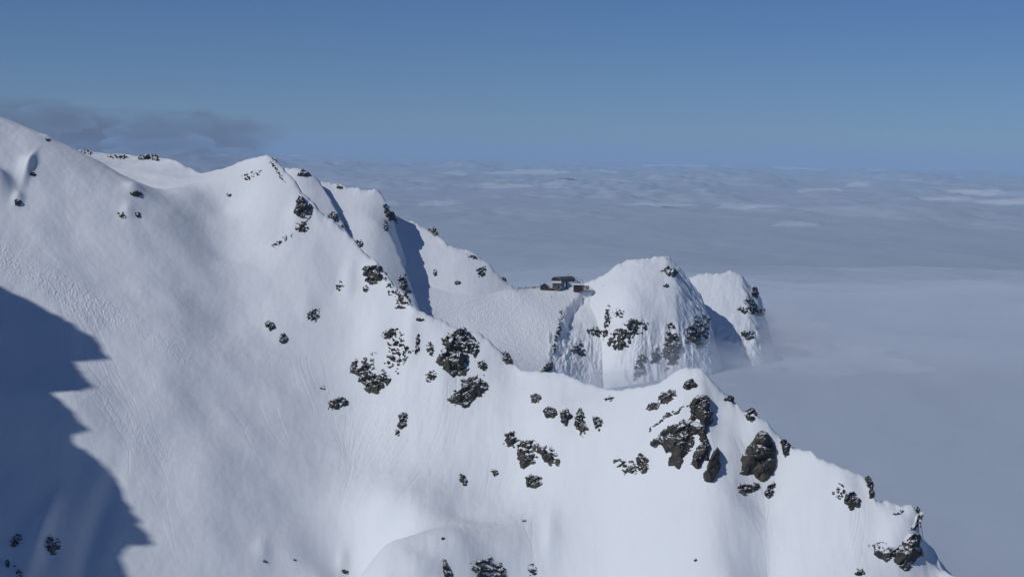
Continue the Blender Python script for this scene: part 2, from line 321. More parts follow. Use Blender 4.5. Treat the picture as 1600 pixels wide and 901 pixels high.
# ------------------------------------------------------------------ relief named by where it stands on the slopes
def bumps(l, lst):
    for (u, v, ru, rv, rot, h) in lst:
        d = hit([u], [v], [l])[0]
        if not np.isfinite(d): print('bump miss', u, v); continue
        c = at(u, v, d); mx = ru*d/F; my = rv*d/F*1.8; a = math.radians(rot)
        dx = l.X-c[0]; dy = l.Y-c[1]; x = dx*math.cos(a)+dy*math.sin(a); y = -dx*math.sin(a)+dy*math.cos(a)
        l.Z += h*np.exp(-(x/mx)**2-(y/my)**2)
bumps(main, [(210, 296, 14, 12, 0, 3.0), (200, 330, 10, 10, 0, 1.6), (40, 262, 10, 14, 0, 3.0), (-6, 288, 22, 12, 0, 9), (46, 256, 5, 16, 0, 2.5), (28, 312, 8, 8, 0, 2.5),
             (75, 215, 10, 8, 0, 1.5), (860, 830, 14, 28, 0, 3.0), (585, 520, 20, 25, 0, 2.0), (640, 530, 12, 25, 0, 2),
             (760, 560, 22, 16, 0, 2), (860, 690, 30, 20, 0, 2.5), (870, 650, 40, 14, 0, 2.5), (1000, 720, 25, 20, 0, 2.5), (1050, 660, 30, 22, 0, 3), (1100, 650, 14, 40, 0, 3), (1185, 700, 22, 30, 0, 3.5), (1320, 765, 18, 18, 0, 2.5),
             (545, 440, 12, 18, 0, 2.2), (580, 420, 16, 10, 0, 2), (480, 480, 16, 12, 0, 1.5), (465, 335, 16, 26, 0, 2.5), (1140, 612, 12, 8, 0, 2), (460, 865, 26, 20, 0, 2.0), (410, 862, 14, 14, 0, 1.8), (535, 880, 10, 12, 0, 1.6), (690, 575, 16, 40, 0, 1.5), (120, 640, 60, 40, 0, 3), (250, 620, 50, 60, 0, 2.5), (330, 740, 50, 60, 0, 3), (60, 850, 14, 50, 0, 4), (150, 830, 16, 70, 0, -3)])

# tracks pressed into the snow: ski turns on the groomed slope, sluff runnels below the crags
def press(l, xs, ys, dep):
    fi = (xs/ys-l.a0)/(l.a1-l.a0)*(l.A.shape[1]-1); fj = (ys-l.y0)/(l.y1-l.y0)*(l.A.shape[0]-1)
    ok = (fi > 1) & (fj > 1) & (fi < l.A.shape[1]-3) & (fj < l.A.shape[0]-3); fi = fi[ok]; fj = fj[ok]; dep = np.broadcast_to(dep, ok.shape)[ok]
    i = fi.astype(int); j = fj.astype(int); t = fi-i; q = fj-j
    T = np.zeros_like(l.Z); n = np.zeros_like(l.Z)
    for (jj, ii, w) in ((j, i, (1-t)*(1-q)), (j, i+1, t*(1-q)), (j+1, i, (1-t)*q), (j+1, i+1, t*q)):
        np.maximum.at(T, (jj, ii), w*dep)
    l.Z -= T
def descend(l, x, y, n, step, wob, lam, drift=0.):
    gx = np.gradient(l.Z, axis=1)/np.gradient(l.X, axis=1); gy = np.gradient(l.Z, axis=0)/np.gradient(l.Y, axis=0) - gx*l.A
    ph = random.random()*6.28; out = []
    for k in range(n):
        i = int(np.clip((x/y-l.a0)/(l.a1-l.a0)*(l.A.shape[1]-1), 0, l.A.shape[1]-1)); j = int(np.clip((y-l.y0)/(l.y1-l.y0)*(l.A.shape[0]-1), 0, l.A.shape[0]-1))
        g = np.array([-gx[j, i], -gy[j, i]]); g /= np.linalg.norm(g)+1e-6
        ang = wob*math.sin(ph + k*step/lam*6.28) + drift; c, s_ = math.cos(ang), math.sin(ang)
        g = np.array([g[0]*c-g[1]*s_, g[0]*s_+g[1]*c]); x += g[0]*step; y += g[1]*step; out.append((x, y))
    return np.array(out)
Zs = G.Z.copy()
xs = []; ys = []; dp = []
for k in range(240):
    u = random.uniform(790, 925) if k % 3 else random.uniform(700, 880); v = random.uniform(452, 470) if k % 3 else random.uniform(470, 540)
    d = hit([u], [v], [G])[0]
    if not np.isfinite(d): continue
    p = at(u, v, d); n = random.randint(80, 420)
    x, y = p[0], p[1]; wob = random.uniform(.7, 1.45); lam = random.uniform(11, 38); ph = random.random()*6.28; dr = random.uniform(-.7, .7)
    t = np.arange(n)*.35; base = math.radians(random.gauss(-112, 16)); ang = base + wob*np.sin(ph+t/lam*6.28) + dr*np.sin(t/60)
    xx = x+np.cumsum(np.cos(ang)*.35); yy = y+np.cumsum(np.sin(ang)*.35)
    xs.append(xx); ys.append(yy); dp.append(np.full(n, random.uniform(.25, .6)))
for k in range(26):        # traverse along the upper edge
    t = np.linspace(0, 1, 700); u = 665+t*random.uniform(90, 150); v = 489-t*38*(u[-1]-665)/140+random.uniform(2, 30)*(1-t*.8)+1.5*np.sin(t*20+k)
    d = hit(u, v, [G]); ok = np.isfinite(d); p = at(u[ok], v[ok], d[ok]); xs.append(p[:, 0]); ys.append(p[:, 1]); dp.append(np.full(ok.sum(), random.uniform(.2, .45)))
xs = np.concatenate(xs); ys = np.concatenate(ys); dp = np.concatenate(dp)
for ox_, oy_, w_ in ((0, 0, 1), (.28, .1, .7), (-.28, -.1, .7)): press(G, xs+ox_, ys+oy_, dp*w_*.6)
xs = []; ys = []; dp = []
def sluff(u, v, spread, n, lo, hi, dep=.3, du=None):
    for k in range(n):
        uu = u+random.uniform(-spread, spread); vv = v+random.uniform(-6, 10); d = hit([uu], [vv], [main])[0]
        if not np.isfinite(d): continue
        p = at(uu, vv, d); m = int(random.uniform(lo, hi)/.5); q = descend_main(p[0], p[1], m)
        xs.append(q[:, 0]); ys.append(q[:, 1]); dp.append(np.full(m, random.uniform(.4, 1)*dep))
_gx = np.gradient(main.Z, axis=1)/np.gradient(main.X, axis=1); _gy = np.gradient(main.Z, axis=0)/np.gradient(main.Y, axis=0) - _gx*main.A
def descend_main(x, y, n):
    l = main; out = []; ang = random.uniform(-.12, .12)
    for k in range(n):
        i = int(np.clip((x/y-l.a0)/(l.a1-l.a0)*(l.A.shape[1]-1), 0, l.A.shape[1]-1)); j = int(np.clip((y-l.y0)/(l.y1-l.y0)*(l.A.shape[0]-1), 0, l.A.shape[0]-1))
        g = np.array([-_gx[j, i], -_gy[j, i]]); g /= np.linalg.norm(g)+1e-6
        if k % 6 == 0: ang = .7*ang + random.uniform(-.14, .14)
        c, s_ = math.cos(ang), math.sin(ang); g = (g[0]*c-g[1]*s_, g[0]*s_+g[1]*c); x += g[0]*.5; y += g[1]*.5; out.append((x, y))
    return np.array(out)
for a_ in ((575, 625, 34, 26, 25, 75), (640, 600, 30, 16, 30, 85), (530, 645, 16, 8, 20, 50), (700, 600, 20, 14, 50, 120), (720, 560, 16, 6, 20, 60), (895, 670, 9, 12, 60, 130), (920, 690, 8, 3, 60, 130), (985, 745, 10, 8, 40, 100),
           (1028, 720, 10, 12, 50, 110), (1060, 735, 14, 7, 50, 110), (1160, 690, 16, 9, 30, 90), (1180, 780, 22, 8, 30, 70), (1232, 715, 14, 12, 30, 70), (1325, 800, 18, 5, 20, 60), (1345, 780, 8, 3, 50, 80), (800, 700, 30, 5, 15, 40),
           (120, 330, 90, 9, 60, 160, .12), (60, 420, 70, 10, 60, 180, .14), (230, 480, 60, 6, 40, 120, .12), (170, 600, 60, 8, 40, 120, .14), (410, 640, 60, 6, 20, 40), (480, 560, 30, 8, 20, 50), (90, 440, 30, 14, 50, 130)):
    sluff(*a_)
press(main, np.concatenate(xs), np.concatenate(ys), np.concatenate(dp))
# rough avalanche crumbs on the left slope
U, V_ = main.A*F+800, None
rr = -main.Z/main.Y; VV = rr*F + 243 + (U-800)*.0248
def line_mask(u0_, v0_, u1_, v1_, w):
    dx, dy = u1_-u0_, v1_-v0_; L2 = dx*dx+dy*dy; t = np.clip(((U-u0_)*dx+(VV-v0_)*dy)/L2, 0, 1)
    return np.exp(-(((U-u0_-t*dx)**2+(VV-v0_-t*dy)**2)/w**2))
mk = np.clip(line_mask(0, 400, 160, 500, 22)+line_mask(90, 440, 290, 560, 14)*.7+line_mask(150, 620, 260, 720, 18)*.5+line_mask(590, 640, 600, 690, 26)*.4, 0, 1)
main.Z += mk*(.45*np.abs(fbm(main.X/2.2, main.Y/3., 3, 140)) + .2*fbm(main.X/.9, main.Y/1.2, 2, 145))
# wind-ribs running down the fall line of the left slope
ra = math.radians(-38); rx = main.X*math.cos(ra)+main.Y*math.sin(ra); ry = -main.X*math.sin(ra)+main.Y*math.cos(ra)
left = sstep(420, 120, U)
main.Z += left*(.09*fbm(rx/60, ry/7, 3, 150))
for l in LAYERS: l.build()

# ------------------------------------------------------------------ the ridge outside the frame that shades the lower left
edge = [(-30, 430), (0, 446), (69, 481), (90, 492), (115, 505), (135, 520), (152, 532), (160, 546), (174, 561), (144, 563), (112, 562), (122, 574), (130, 586), (149, 604), (128, 611), (80, 611), (92, 622), (112, 640), (122, 654), (141, 671), (128, 676), (115, 677), (117, 694), (140, 708), (160, 724), (176, 742), (190, 762), (194, 778), (208, 794), (206, 800), (222, 815), (214, 820), (228, 830), (243, 850), (222, 851), (203, 852), (193, 860), (190, 874), (196, 888), (204, 905)]
_e = []
for k in range(len(edge)-1):
    a_, b_ = edge[k], edge[k+1]; _e.append(a_)
    if math.hypot(b_[0]-a_[0], b_[1]-a_[1]) > 12:
        for q in (.3, .62): _e.append((a_[0]+(b_[0]-a_[0])*q+random.uniform(-2.5, 2.5), a_[1]+(b_[1]-a_[1])*q+random.uniform(-2, 2)))
edge = _e+[edge[-1]]
eu = np.array([e[0] for e in edge], float); ev = np.array([e[1] for e in edge], float); ed = hit(eu, ev, [main])
EP = at(eu, ev, ed)
ext = np.array([at(230, 960, ed[-1]-25), at(100, 1300, 560), at(-700, 1300, 560), at(-700, 300, 900), at(-300, 300, 900)])
EP = np.concatenate([EP, ext])
T0 = (EP[5] @ SD) + 330
t = T0 - EP @ SD; CP = EP + SD[None]*t[:, None]
print('occluder a range', (CP[:, 0]/CP[:, 1]).min(), (CP[:, 0]/CP[:, 1]).max(), CP[:, 2].min(), CP[:, 2].max())
bm = bmesh.new()
cen = CP[:-5].mean(0) + np.array([-260, -60, -200])
r1 = [bm.verts.new(p) for p in CP]
r2 = [bm.verts.new(p + (cen-p)*.10 + np.array([-22, -14, -4])) for p in CP]
r3 = [bm.verts.new(p + (cen-p)*.10 + np.array([20, 14, -16])) for p in CP]
n_ = len(CP)
for i in range(n_):
    j = (i+1) % n_; bm.faces.new((r1[i], r1[j], r2[j], r2[i])); bm.faces.new((r1[j], r1[i], r3[i], r3[j]))
bm.faces.new(r2[::-1]); bm.faces.new(r3)
bmesh.ops.recalc_face_normals(bm, faces=bm.faces)
me = bpy.data.meshes.new('mountain_ridge'); bm.to_mesh(me); bm.free(); me.materials.append(M_snow)
o = bpy.data.objects.new('mountain_ridge', me); C.objects.link(o); tag(o, kind='structure')

# ------------------------------------------------------------------ clouds
def cloud_surf(nt, b):
    b.inputs['Specular IOR Level'].default_value = 0; b.inputs['Roughness'].default_value = 1
M_cloud = mat('cloud', (.43, .50, .59), 1, cloud_surf)
def volume(name, col_, dens, aniso=0., absorb=None):
    m = bpy.data.materials.new(name); m.use_nodes = True; nt = m.node_tree; nt.nodes.clear()
    o_ = nt.nodes.new('ShaderNodeOutputMaterial'); v = nt.nodes.new('ShaderNodeVolumePrincipled')
    v.inputs['Color'].default_value = (*col_, 1); v.inputs['Density'].default_value = dens; v.inputs['Anisotropy'].default_value = aniso
    if absorb: v.inputs['Absorption Color'].default_value = (*absorb, 1)
    nt.links.new(v.outputs[0], o_.inputs['Volume']); return m
na, ny = 900, 900
aa = np.linspace(-1.1, 1.1, na); aa = np.sign(aa)*np.abs(aa)**1.35; yy = np.concatenate([np.geomspace(500, 3000, 120, endpoint=False), 1/np.linspace(1/3000, 1/80000, ny-120)])
CA, CY = np.meshgrid(aa, yy); CX = CA*CY
Zc = np.full(CX.shape, -262.)
Zc += 7*fbm(CX/700, CY/1300, 4, 200)
far = sstep(3500, 9000, CY)
lump = np.clip(fbm(CX/1500, CY/2600, 5, 210, .55)-.05, 0, 2)
Zc += far*lump*45*(1+CY/40000) + sstep(7000, 14000, CY)*np.clip(fbm(CX/1900, CY/4200, 5, 260, .6)-.28, 0, 1)*120 + far*7*fbm(CX/380, CY/900, 3, 220)
big = np.clip(fbm(CX/5000, CY/9000, 3, 230), 0, 1); Zc += sstep(9000, 30000, CY)*big*90
def mound(X, Y):
    h = 76*sstep(830, 1330, Y)*(1-sstep(1350, 6500, Y))*sstep(-.10, .10, X/Y) + 14*sstep(500, 800, Y)*(1-sstep(1000, 3000, Y))
    return h
near = 1-sstep(2500, 9000, CY)
Zc += mound(CX, CY) + near*(4*fbm(CX/260, CY/600, 3, 250))
V = np.stack([CX, CY, Zc], -1).reshape(-1, 3)
tag(mesh_np('cloud_sea', V, grid_faces(len(yy), na), M_cloud), kind='structure')
# mist lapping against the cliffs: a closed lumpy body of even density lying on the cloud
na, ny = 320, 320
MA, MY = np.meshgrid(np.linspace(-.12, 1.0, na), np.geomspace(880, 4600, ny)); MX = MA*MY
base = cubic2(Zc, MA[0], aa, MY[:, 0], yy) if False else (-262 + 7*fbm(MX/700, MY/1300, 4, 200) + mound(MX, MY) + (1-sstep(2500, 9000, MY))*(4*fbm(MX/260, MY/600, 3, 250)))
ed_ = np.minimum(np.minimum((MA+.12)/.05, (1.0-MA)/.2), np.minimum((MY-880)/60, (4600-MY)/3300))
thick = 24 + 7*fbm(MX/130, MY/300, 4, 300) + 3.5*fbm(MX/17, MY/22, 3, 310) 
edc = np.clip(ed_, 0, 1)
top = base - 8 + (np.clip(thick + 12*(1-edc)*fbm(MX/900, MY/1800, 3, 320), -6, 99)+8)*sstep(0, 1, ed_); bot = base - 9
Vt = np.stack([MX, MY, top], -1).reshape(-1, 3); Vb = np.stack([MX, MY, bot], -1).reshape(-1, 3); n_ = len(Vt)
q = grid_faces(ny, na); idx = np.arange(n_).reshape(ny, na)
def wall(a): return np.stack([a[:-1], a[1:], a[1:]+n_, a[:-1]+n_], -1)
Q = np.concatenate([q, q[:, ::-1]+n_, wall(idx[0, ::-1]), wall(idx[-1]), wall(idx[:, 0]), wall(idx[::-1, -1])])
M_mist = volume('mist', (.87, .915, .972), .0045, -.1)
tag(mesh_np('mist', np.concatenate([Vt, Vb]), Q, M_mist), kind='stuff')

# dusky cloud behind the far crest
def cloud_blob(name, parts, dens, col_, seed, label, cat):
    bm = bmesh.new()
    for (u, v, d, rw, rh, rd) in parts:
        c = at(u, v, d); b2 = bmesh.ops.create_icosphere(bm, subdivisions=5, radius=1)
        co = np.array([x.co[:] for x in b2['verts']])
        n = fbm(co[:, 0]*1.9+seed+u*.1, co[:, 2]*1.9+co[:, 1]*1.3, 4, seed)
        for x, k in zip(b2['verts'], n): f = 1+.38*k; x.co = Vector((c[0]+x.co.x*rw*f, c[1]+x.co.y*rd*f, c[2]+x.co.z*rh*f))
    me = bpy.data.meshes.new(name); bm.to_mesh(me); bm.free(); me.materials.append(volume(name, col_, dens, 0))
    o = bpy.data.objects.new(name, me); C.objects.link(o); return tag(o, kind='stuff')
cloud_blob('cloud_bank', [(120, 208, 2600, 190, 40, 160), (305, 216, 2620, 130, 42, 130), (20, 184, 2600, 120, 30, 120), (220, 250, 2640, 190, 26, 120), (370, 258, 2640, 60, 18, 90)], .0026, (.36, .35, .44), 5, '', '')

# wisps rising against the feet of the domes
wb = cloud_blob('mist_wisps', [(1232, 520, 1470, 34, 22, 60), (1290, 565, 1440, 70, 16, 80), (1150, 588, 1400, 50, 20, 40), (1060, 600, 1310, 40, 12, 30), (975, 600, 1300, 30, 12, 26)], .011, (.97, .98, 1.0), 31, '', '')
# thin bright cloud tops lying on the far cloud sea
bm = bmesh.new()
tops = [(470, 243, 60), (560, 262, 30), (635, 289, 32), (715, 274, 45), (760, 292, 60), (800, 272, 50), (845, 272, 46), (880, 292, 60), (880, 251, 20), (930, 270, 36), (960, 284, 30), (1010, 262, 22), (1088, 280, 26), (1098, 297, 22), (1060, 259, 60), (1130, 259, 30), (1230, 263, 36), (1275, 266, 40), (1180, 288, 24), (1335, 282, 22), (1345, 290, 26), (1290, 300, 40), (1370, 267, 36), (1440, 284, 30), (1492, 283, 16), (1550, 302, 80), (1590, 316, 70), (1470, 312, 60), (1400, 330, 60), (1180, 325, 60), (1040, 318, 50), (700, 318, 40), (1530, 268, 30), (600, 318, 30), (1250, 350, 60)]
for (u, v, hw) in tops:
    for q in range(3):
        uu = u+random.uniform(-.55, .55)*hw; a_, r_ = ar(uu, v+random.uniform(-1.5, 1.5)); d = min(250/max(float(r_), .0045), 55000); w_ = hw*d/F*random.uniform(.35, .8)
        h_ = random.uniform(1.6, 3.6)*d/F*(.8 if v < 270 else 1); b2 = bmesh.ops.create_icosphere(bm, subdivisions=4, radius=1); co = np.array([x.co[:] for x in b2['verts']]); n = fbm(co[:, 0]*2.2+u, co[:, 2]*1.2+co[:, 1]*1.6+q, 4, 7)
        for x, k in zip(b2['verts'], n): f = 1+.5*k; x.co = Vector((float(a_)*d+x.co.x*w_*f, d+x.co.y*w_*1.4*f, -256+max(x.co.z, -.4)*h_*2*f))
me = bpy.data.meshes.new('cloud_tops'); bm.to_mesh(me); bm.free(); me.materials.append(volume('cloud_tops', (1, 1, 1), .0030, -.2))
o = bpy.data.objects.new('cloud_tops', me); C.objects.link(o); tag(o, kind='stuff')

# thin clear-air haze round the whole scene
bm = bmesh.new(); bmesh.ops.create_cube(bm, size=1)
for v in bm.verts: v.co = Vector((v.co.x*260000, v.co.y*90000*1+40000, -276+(v.co.z+.5)*(276+420)))
me = bpy.data.meshes.new('haze'); bm.to_mesh(me); bm.free()
me.materials.append(volume('haze', (.52, .74, .98), 2.9e-5, -.15))
o = bpy.data.objects.new('haze', me); C.objects.link(o); tag(o, kind='stuff')

# distant summit poking through the sea of clouds
p = at(889, 281, 17500)
bm = bmesh.new(); xs = np.linspace(-1, 1, 25); prev = None
for k, x in enumerate(xs):
    h = max(0, (1-abs(x)**1.5))*(13+5*math.sin(k*1.3))+2; row = [bm.verts.new((p[0]+x*110, p[1]+y, p[2]+(h if y == 0 else -60)-x*8)) for y in (-120, 0, 120)]
    if prev:
        for i in (0, 1): bm.faces.new((prev[i], prev[i+1], row[i+1], row[i]))
    prev = row
bmesh.ops.recalc_face_normals(bm, faces=bm.faces)
me = bpy.data.meshes.new('distant_hill'); bm.to_mesh(me); bm.free(); me.materials.append(M_rock)
o = bpy.data.objects.new('distant_hill', me); C.objects.link(o); tag(o, kind='structure')
# ------------------------------------------------------------------ rock outcrops
def sd_poly(U, V, poly):
    P_ = np.array(poly, float); d = np.full(U.shape, 1e9); ins = np.zeros(U.shape, bool)
    for i in range(len(P_)):
        x0, y0 = P_[i]; x1, y1 = P_[(i+1) % len(P_)]; ex, ey = x1-x0, y1-y0
        t = np.clip(((U-x0)*ex+(V-y0)*ey)/(ex*ex+ey*ey+1e-9), 0, 1); d = np.minimum(d, np.hypot(U-x0-t*ex, V-y0-t*ey))
        c = (y0 > V) != (y1 > V); xi = x0+(V-y0)/(ey+1e-12)*ex; ins ^= c & (U < xi)
    return np.where(ins, d, -d)
NR = [0]
def mpx_(d): return d/F
def rock(label, shape, H=None, patch=.3, thr=.60, crest=False, up=0., cap=.22, wob=.16, name='rock_outcrop', cat='rock outcrop', group='rock outcrops on the snow slopes', seed=None, on=None):
    NR[0] += 1; sd0 = seed or NR[0]*13
    if len(shape) == 5 and not hasattr(shape[0], '__len__'):
        cu, cv, ru, rv, rot = shape; th = np.linspace(0, 2*math.pi, 15)[:-1]; c_, s_ = math.cos(math.radians(rot)), math.sin(math.radians(rot))
        shape = [(cu+ru*math.cos(t)*c_-rv*math.sin(t)*s_, cv+ru*math.cos(t)*s_+rv*math.sin(t)*c_) for t in th]
    P_ = np.array(shape, float)
    if not crest and np.ptp(P_, 0).min() > 11: P_ = P_.mean(0)+(P_-P_.mean(0))*1.12
    mn = P_.min(0); mx = P_.max(0); size = mx-mn; ms = min(size)
    mar = 3+.12*ms; A_ = (size[0]+2*mar)*(size[1]+2*mar); st = float(np.clip(math.sqrt(A_/16000), .38, 1.1))
    u = np.arange(mn[0]-mar, mx[0]+mar, st); v = np.arange(mn[1]-mar, mx[1]+mar, st); U_, V2 = np.meshgrid(u, v)
    k = ms*.42+2
    Uw = U_ + wob*ms*fbm(U_/k, V2/k, 4, sd0+1, .5); Vw = V2 + wob*ms*fbm(U_/k, V2/k, 4, sd0+2, .5)
    sd = sd_poly(Uw, Vw, P_)
    D_ = hit(U_, V2, on); inside = (sd > -2) & np.isfinite(D_)
    if inside.sum() < 6: print('rock miss', label); return None
    ref = np.median(D_[inside]); lim = 22 if ms > 15 else 9
    ok = np.isfinite(D_) & (np.abs(D_-ref) < max(lim, .06*ref*size[1]/40))
    ok &= (D_ - ref) < lim
    a_, r_ = ar(U_, V2); c0 = ok & (sd > -4)
    M_ = np.stack([np.ones(c0.sum()), U_[c0], V2[c0]], 1); w, *_ = np.linalg.lstsq(M_, D_[c0], rcond=None)
    pl = w[0]+w[1]*U_+w[2]*V2; Dd = np.where(ok, D_, pl) if not crest else np.where(ok & (D_ < pl+3), D_, pl)
    Dt = Dd
    if up > 0:
        bb = (sd > 0) & (V2 > mx[1]-.25*size[1]); db = float(np.median(pl[bb])) if bb.any() else float(pl.min())
        Du = (1-up)*Dd + up*np.minimum(db+(mx[1]-V2)*mpx_(ref)*.15, Dd); wr_ = sstep(0, min(3.5, .12*ms), sd); Dd = Dd+1.2*(1-wr_) + (Du-Dd)*wr_
    base = np.stack([a_*Dd, Dd, -r_*Dd], -1)
    mpx = ref/F; H = H or .30*ms*mpx
    X_, Zz = U_*mpx, V2*mpx
    e = sstep(0, .30*ms, sd); vt = np.clip((V2-mn[1])/size[1], 0, 1)
    g = max(H*.8, 1.2)
    c_, s_ = math.cos(math.radians(34)), math.sin(math.radians(34)); pq = X_*c_-Zz*s_; qq = X_*s_+Zz*c_
    pq = pq+.35*g*fbm(X_/g, Zz/g, 2, sd0+5); qq = qq+.35*g*fbm(X_/g, Zz/g, 2, sd0+7)
    hv, hx, bd, ox, oy = cells(pq/(g*1.7), qq/(g*.95), sd0+3); hv2, hx2, bd2, ox2, oy2 = cells(pq/(g*.8), qq/(g*.42), sd0+6)
    q1 = qq/(g*.62)+.5*fbm(pq/(g*2), qq/g, 2, sd0+9); saw = (q1-np.floor(q1))
    f = H*(.50*(hv-.45) + .9*(ox*(hx-.5)+oy*(.35*hv-.45)) - .12*(1-sstep(0, .07, bd)) + .16*(hv2-.5) + .30*(ox2*(hv2-.5)+oy2*(hx2-.7)*.8) + .22*(saw-.5)*(hx > .35) + .06*fbm(X_/g*3, Zz/g*2, 3, sd0+8, .6))
    pt = fbm(X_/max(g*1.1, 1.8), Zz/max(g*.8, 1.4), 3, sd0+11, .5)
    off = e*(H*(.30+.75*vt) + f) - patch*H*2.0*sstep(-.25+.9*(.5-patch), .45+.9*(.5-patch), pt+.35*(.5-vt)) - 1.3*(1-sstep(-.02*ms-.3, .06*ms+.5, sd))
    n3 = np.array([-.08, -.80, .60]); Pn = base + off[..., None]*n3
    du = np.gradient(Pn, axis=1); dv = np.gradient(Pn, axis=0); nn = np.cross(dv, du); nn /= np.linalg.norm(nn, axis=-1, keepdims=True)+1e-9
    nn *= np.sign(-nn[..., 1:2]+1e-9)
    sn = np.clip((nn[..., 2]-thr)*2.6+.5+.62*fbm(X_/4.2, Zz/2.3, 3, sd0+15, .5) - cap*2*(vt-.45), 0, 1)
    keepv = (sd > -.10*ms-2.0)
    if crest: keepv = sd > -.6
    nr, nc = U_.shape; kf = keepv[:-1, :-1] & keepv[1:, 1:] & keepv[:-1, 1:] & keepv[1:, :-1]
    kf &= ~((off[:-1, :-1] < -.9) & (off[1:, 1:] < -.9)) | crest
    Q_ = grid_faces(nr, nc, kf)[:, ::-1]; Vv = Pn.reshape(-1, 3); A2 = sn.reshape(-1)
    if crest:                              # closed body with a rounded back
        bk = base if up == 0 else np.stack([a_*Dt, Dt+1.0, -r_*Dt-1.0], -1)
        Pb = bk + np.array([0, 1., -.25])*(sstep(0, .35*ms, sd)*ms*mpx*.45 + .3*H*e*(hv-.5))[..., None] + np.array([0, .15, 0])
        n0 = len(Vv); Vv = np.concatenate([Vv, Pb.reshape(-1, 3)]); Q_ = np.concatenate([Q_, Q_[:, ::-1]+n0]); A2 = np.concatenate([A2, A2])
    if not len(Q_): print('rock empty', label); return None
    Vv, Q_, A2 = compact(Vv, Q_, A2)
    c = Vv.mean(0); c[2] = Vv[:, 2].min(); o = mesh_np(name, Vv-c, Q_, M_rock, attr=A2); o.location = c
    return tag(o, label, cat, group)
Gf = 'rock outcrops on the near snow face'; Gb = 'rock outcrops round the bowl and summit'; Gr = 'rock outcrops on the far ribs'; Gd = 'rock outcrops on the domes above the cloud'; Gs = 'rocks in the shaded lower left'
R = rock
# foreground face
R('large dark upright crag with snow ledges, just below the crest left of the ski slope', [(692, 520), (714, 516), (730, 521), (738, 540), (735, 560), (724, 577), (708, 587), (692, 581), (682, 566), (686, 540)], 5.5, .30, .66, up=0.3, group=Gf)
R('tilted oval dark crag right below the large upright crag', [(735, 587), (752, 584), (761, 603), (750, 622), (727, 636), (709, 633), (704, 618), (718, 600)], 5, .2, .72, up=0.3, group=Gf)
R('broad broken outcrop with a dark lower edge, left of the large upright crag', [(556, 562), (575, 545), (590, 552), (588, 575), (600, 590), (608, 600), (600, 618), (574, 613), (556, 592), (550, 573)], 4.5, .42, .66, group=Gf)
R('ragged dark ledge at the right foot of the broad broken outcrop', (598, 592, 11, 15, 20), 3, .5, .62, group=Gf)
R('snow-plastered patchy knoll with scattered dark stones under the crest', [(600, 512), (625, 508), (636, 525), (645, 545), (636, 562), (622, 583), (608, 572), (600, 545)], 3.0, .75, .60, group=Gf)
R('dark rock band at the top of the patchy knoll', (611, 520, 12, 7, -20), 3, .35, .66, group=Gf)
R('short dark rib of stones between the patchy knoll and the upright crag', (652, 537, 5, 18, 6), 2.2, .45, .62, group=Gf)
R('narrow strip of stones left of the large upright crag', (672, 545, 6, 12, -10), 2.2, .5, .62, group=Gf)
R('string of small stones at the left foot of the large upright crag', (674, 586, 9, 13, 25), 2.0, .62, .62, group=Gf)
R('small snow-capped stone at the right shoulder of the large upright crag', (743, 545, 7, 12, 10), 2.2, .4, .55, group=Gf)
R('pair of slanting stones above the tilted oval crag', (755, 570, 9, 8, 30), 2.2, .45, .6, group=Gf)
R('dark rock pair sticking out of the crest where the ski slope ends', [(783, 562), (786, 550), (791, 548), (795, 558), (803, 562), (800, 571), (790, 570)], 2.8, .3, .6, crest=True, group=Gf)
R('small rock under a cornice at the left end of the near crest', (656, 499, 8, 5, 0), 1.8, .4, .6, group=Gf)
R('ragged low outcrop at the far left of the near face', (529, 629, 17, 9, -10), 2.6, .55, .62, group=Gf)
R('small upright stone alone on the open face below the patchy knoll', (629, 657, 8, 13, 12), 2.6, .3, .66, group=Gf)
R('tiny snow-covered stone under the small upright stone', (621, 675, 5, 7, 0), 1.6, .5, .6, group=Gf)
R('rounded dark boulder at the left edge of the central cluster', (798, 685, 12, 13, 0), 3.6, .1, .78, group=Gf)
R('split dark boulder pair with snow hood, left half of the central cluster', [(806, 692), (822, 684), (838, 695), (840, 712), (830, 728), (816, 729), (804, 714)], 4.4, .28, .68, group=Gf)
R('slanting dark slab with snow hood, right half of the central cluster', [(840, 694), (856, 695), (868, 708), (878, 722), (876, 731), (862, 731), (846, 718), (839, 706)], 4.0, .28, .70, group=Gf)
R('two square blocks side by side below the central cluster', [(822, 743), (833, 741), (845, 746), (846, 755), (838, 761), (822, 759)], 3.2, .12, .78, group=Gf)
R('snow-hooded boulder, leftmost of the hanging row under the snow shoulder', (859, 643, 11, 9, 0), 3.0, .25, .64, group=Gf)
R('snow-hooded boulder, second of the hanging row under the snow shoulder', (884, 650, 10, 13, 5), 3.4, .3, .64, group=Gf)
R('tall snow-hooded boulder, third of the hanging row under the snow shoulder', [(897, 645), (908, 636), (915, 652), (917, 672), (912, 680), (900, 671), (895, 658)], 3.6, .3, .66, group=Gf)
R('small snow-hooded boulder, rightmost of the hanging row under the snow shoulder', (934, 660, 9, 11, -20), 2.6, .35, .62, group=Gf)
R('lone brown boulder on the snow shoulder above the hanging row', (837, 621, 8, 8, 0), 2.2, .2, .68, group=Gf)
R('tiny half-buried stone right of the snow shoulder', (952, 622, 9, 5, 0), 1.8, .45, .58, group=Gf)
R('dark rock step just under the snowy pinnacle of the near crest', [(1063, 605), (1072, 594), (1084, 590), (1090, 600), (1088, 608), (1074, 609)], 3.2, .2, .72, crest=True, group=Gf)
R('slanting dark outcrop left below the snowy pinnacle', [(1028, 628), (1034, 612), (1052, 602), (1058, 606), (1054, 620), (1040, 634), (1030, 634)], 3.0, .28, .68, group=Gf)
R('small rock at the lower left end of the slanting outcrop', (1020, 634, 11, 7, -20), 2.6, .35, .66, group=Gf)
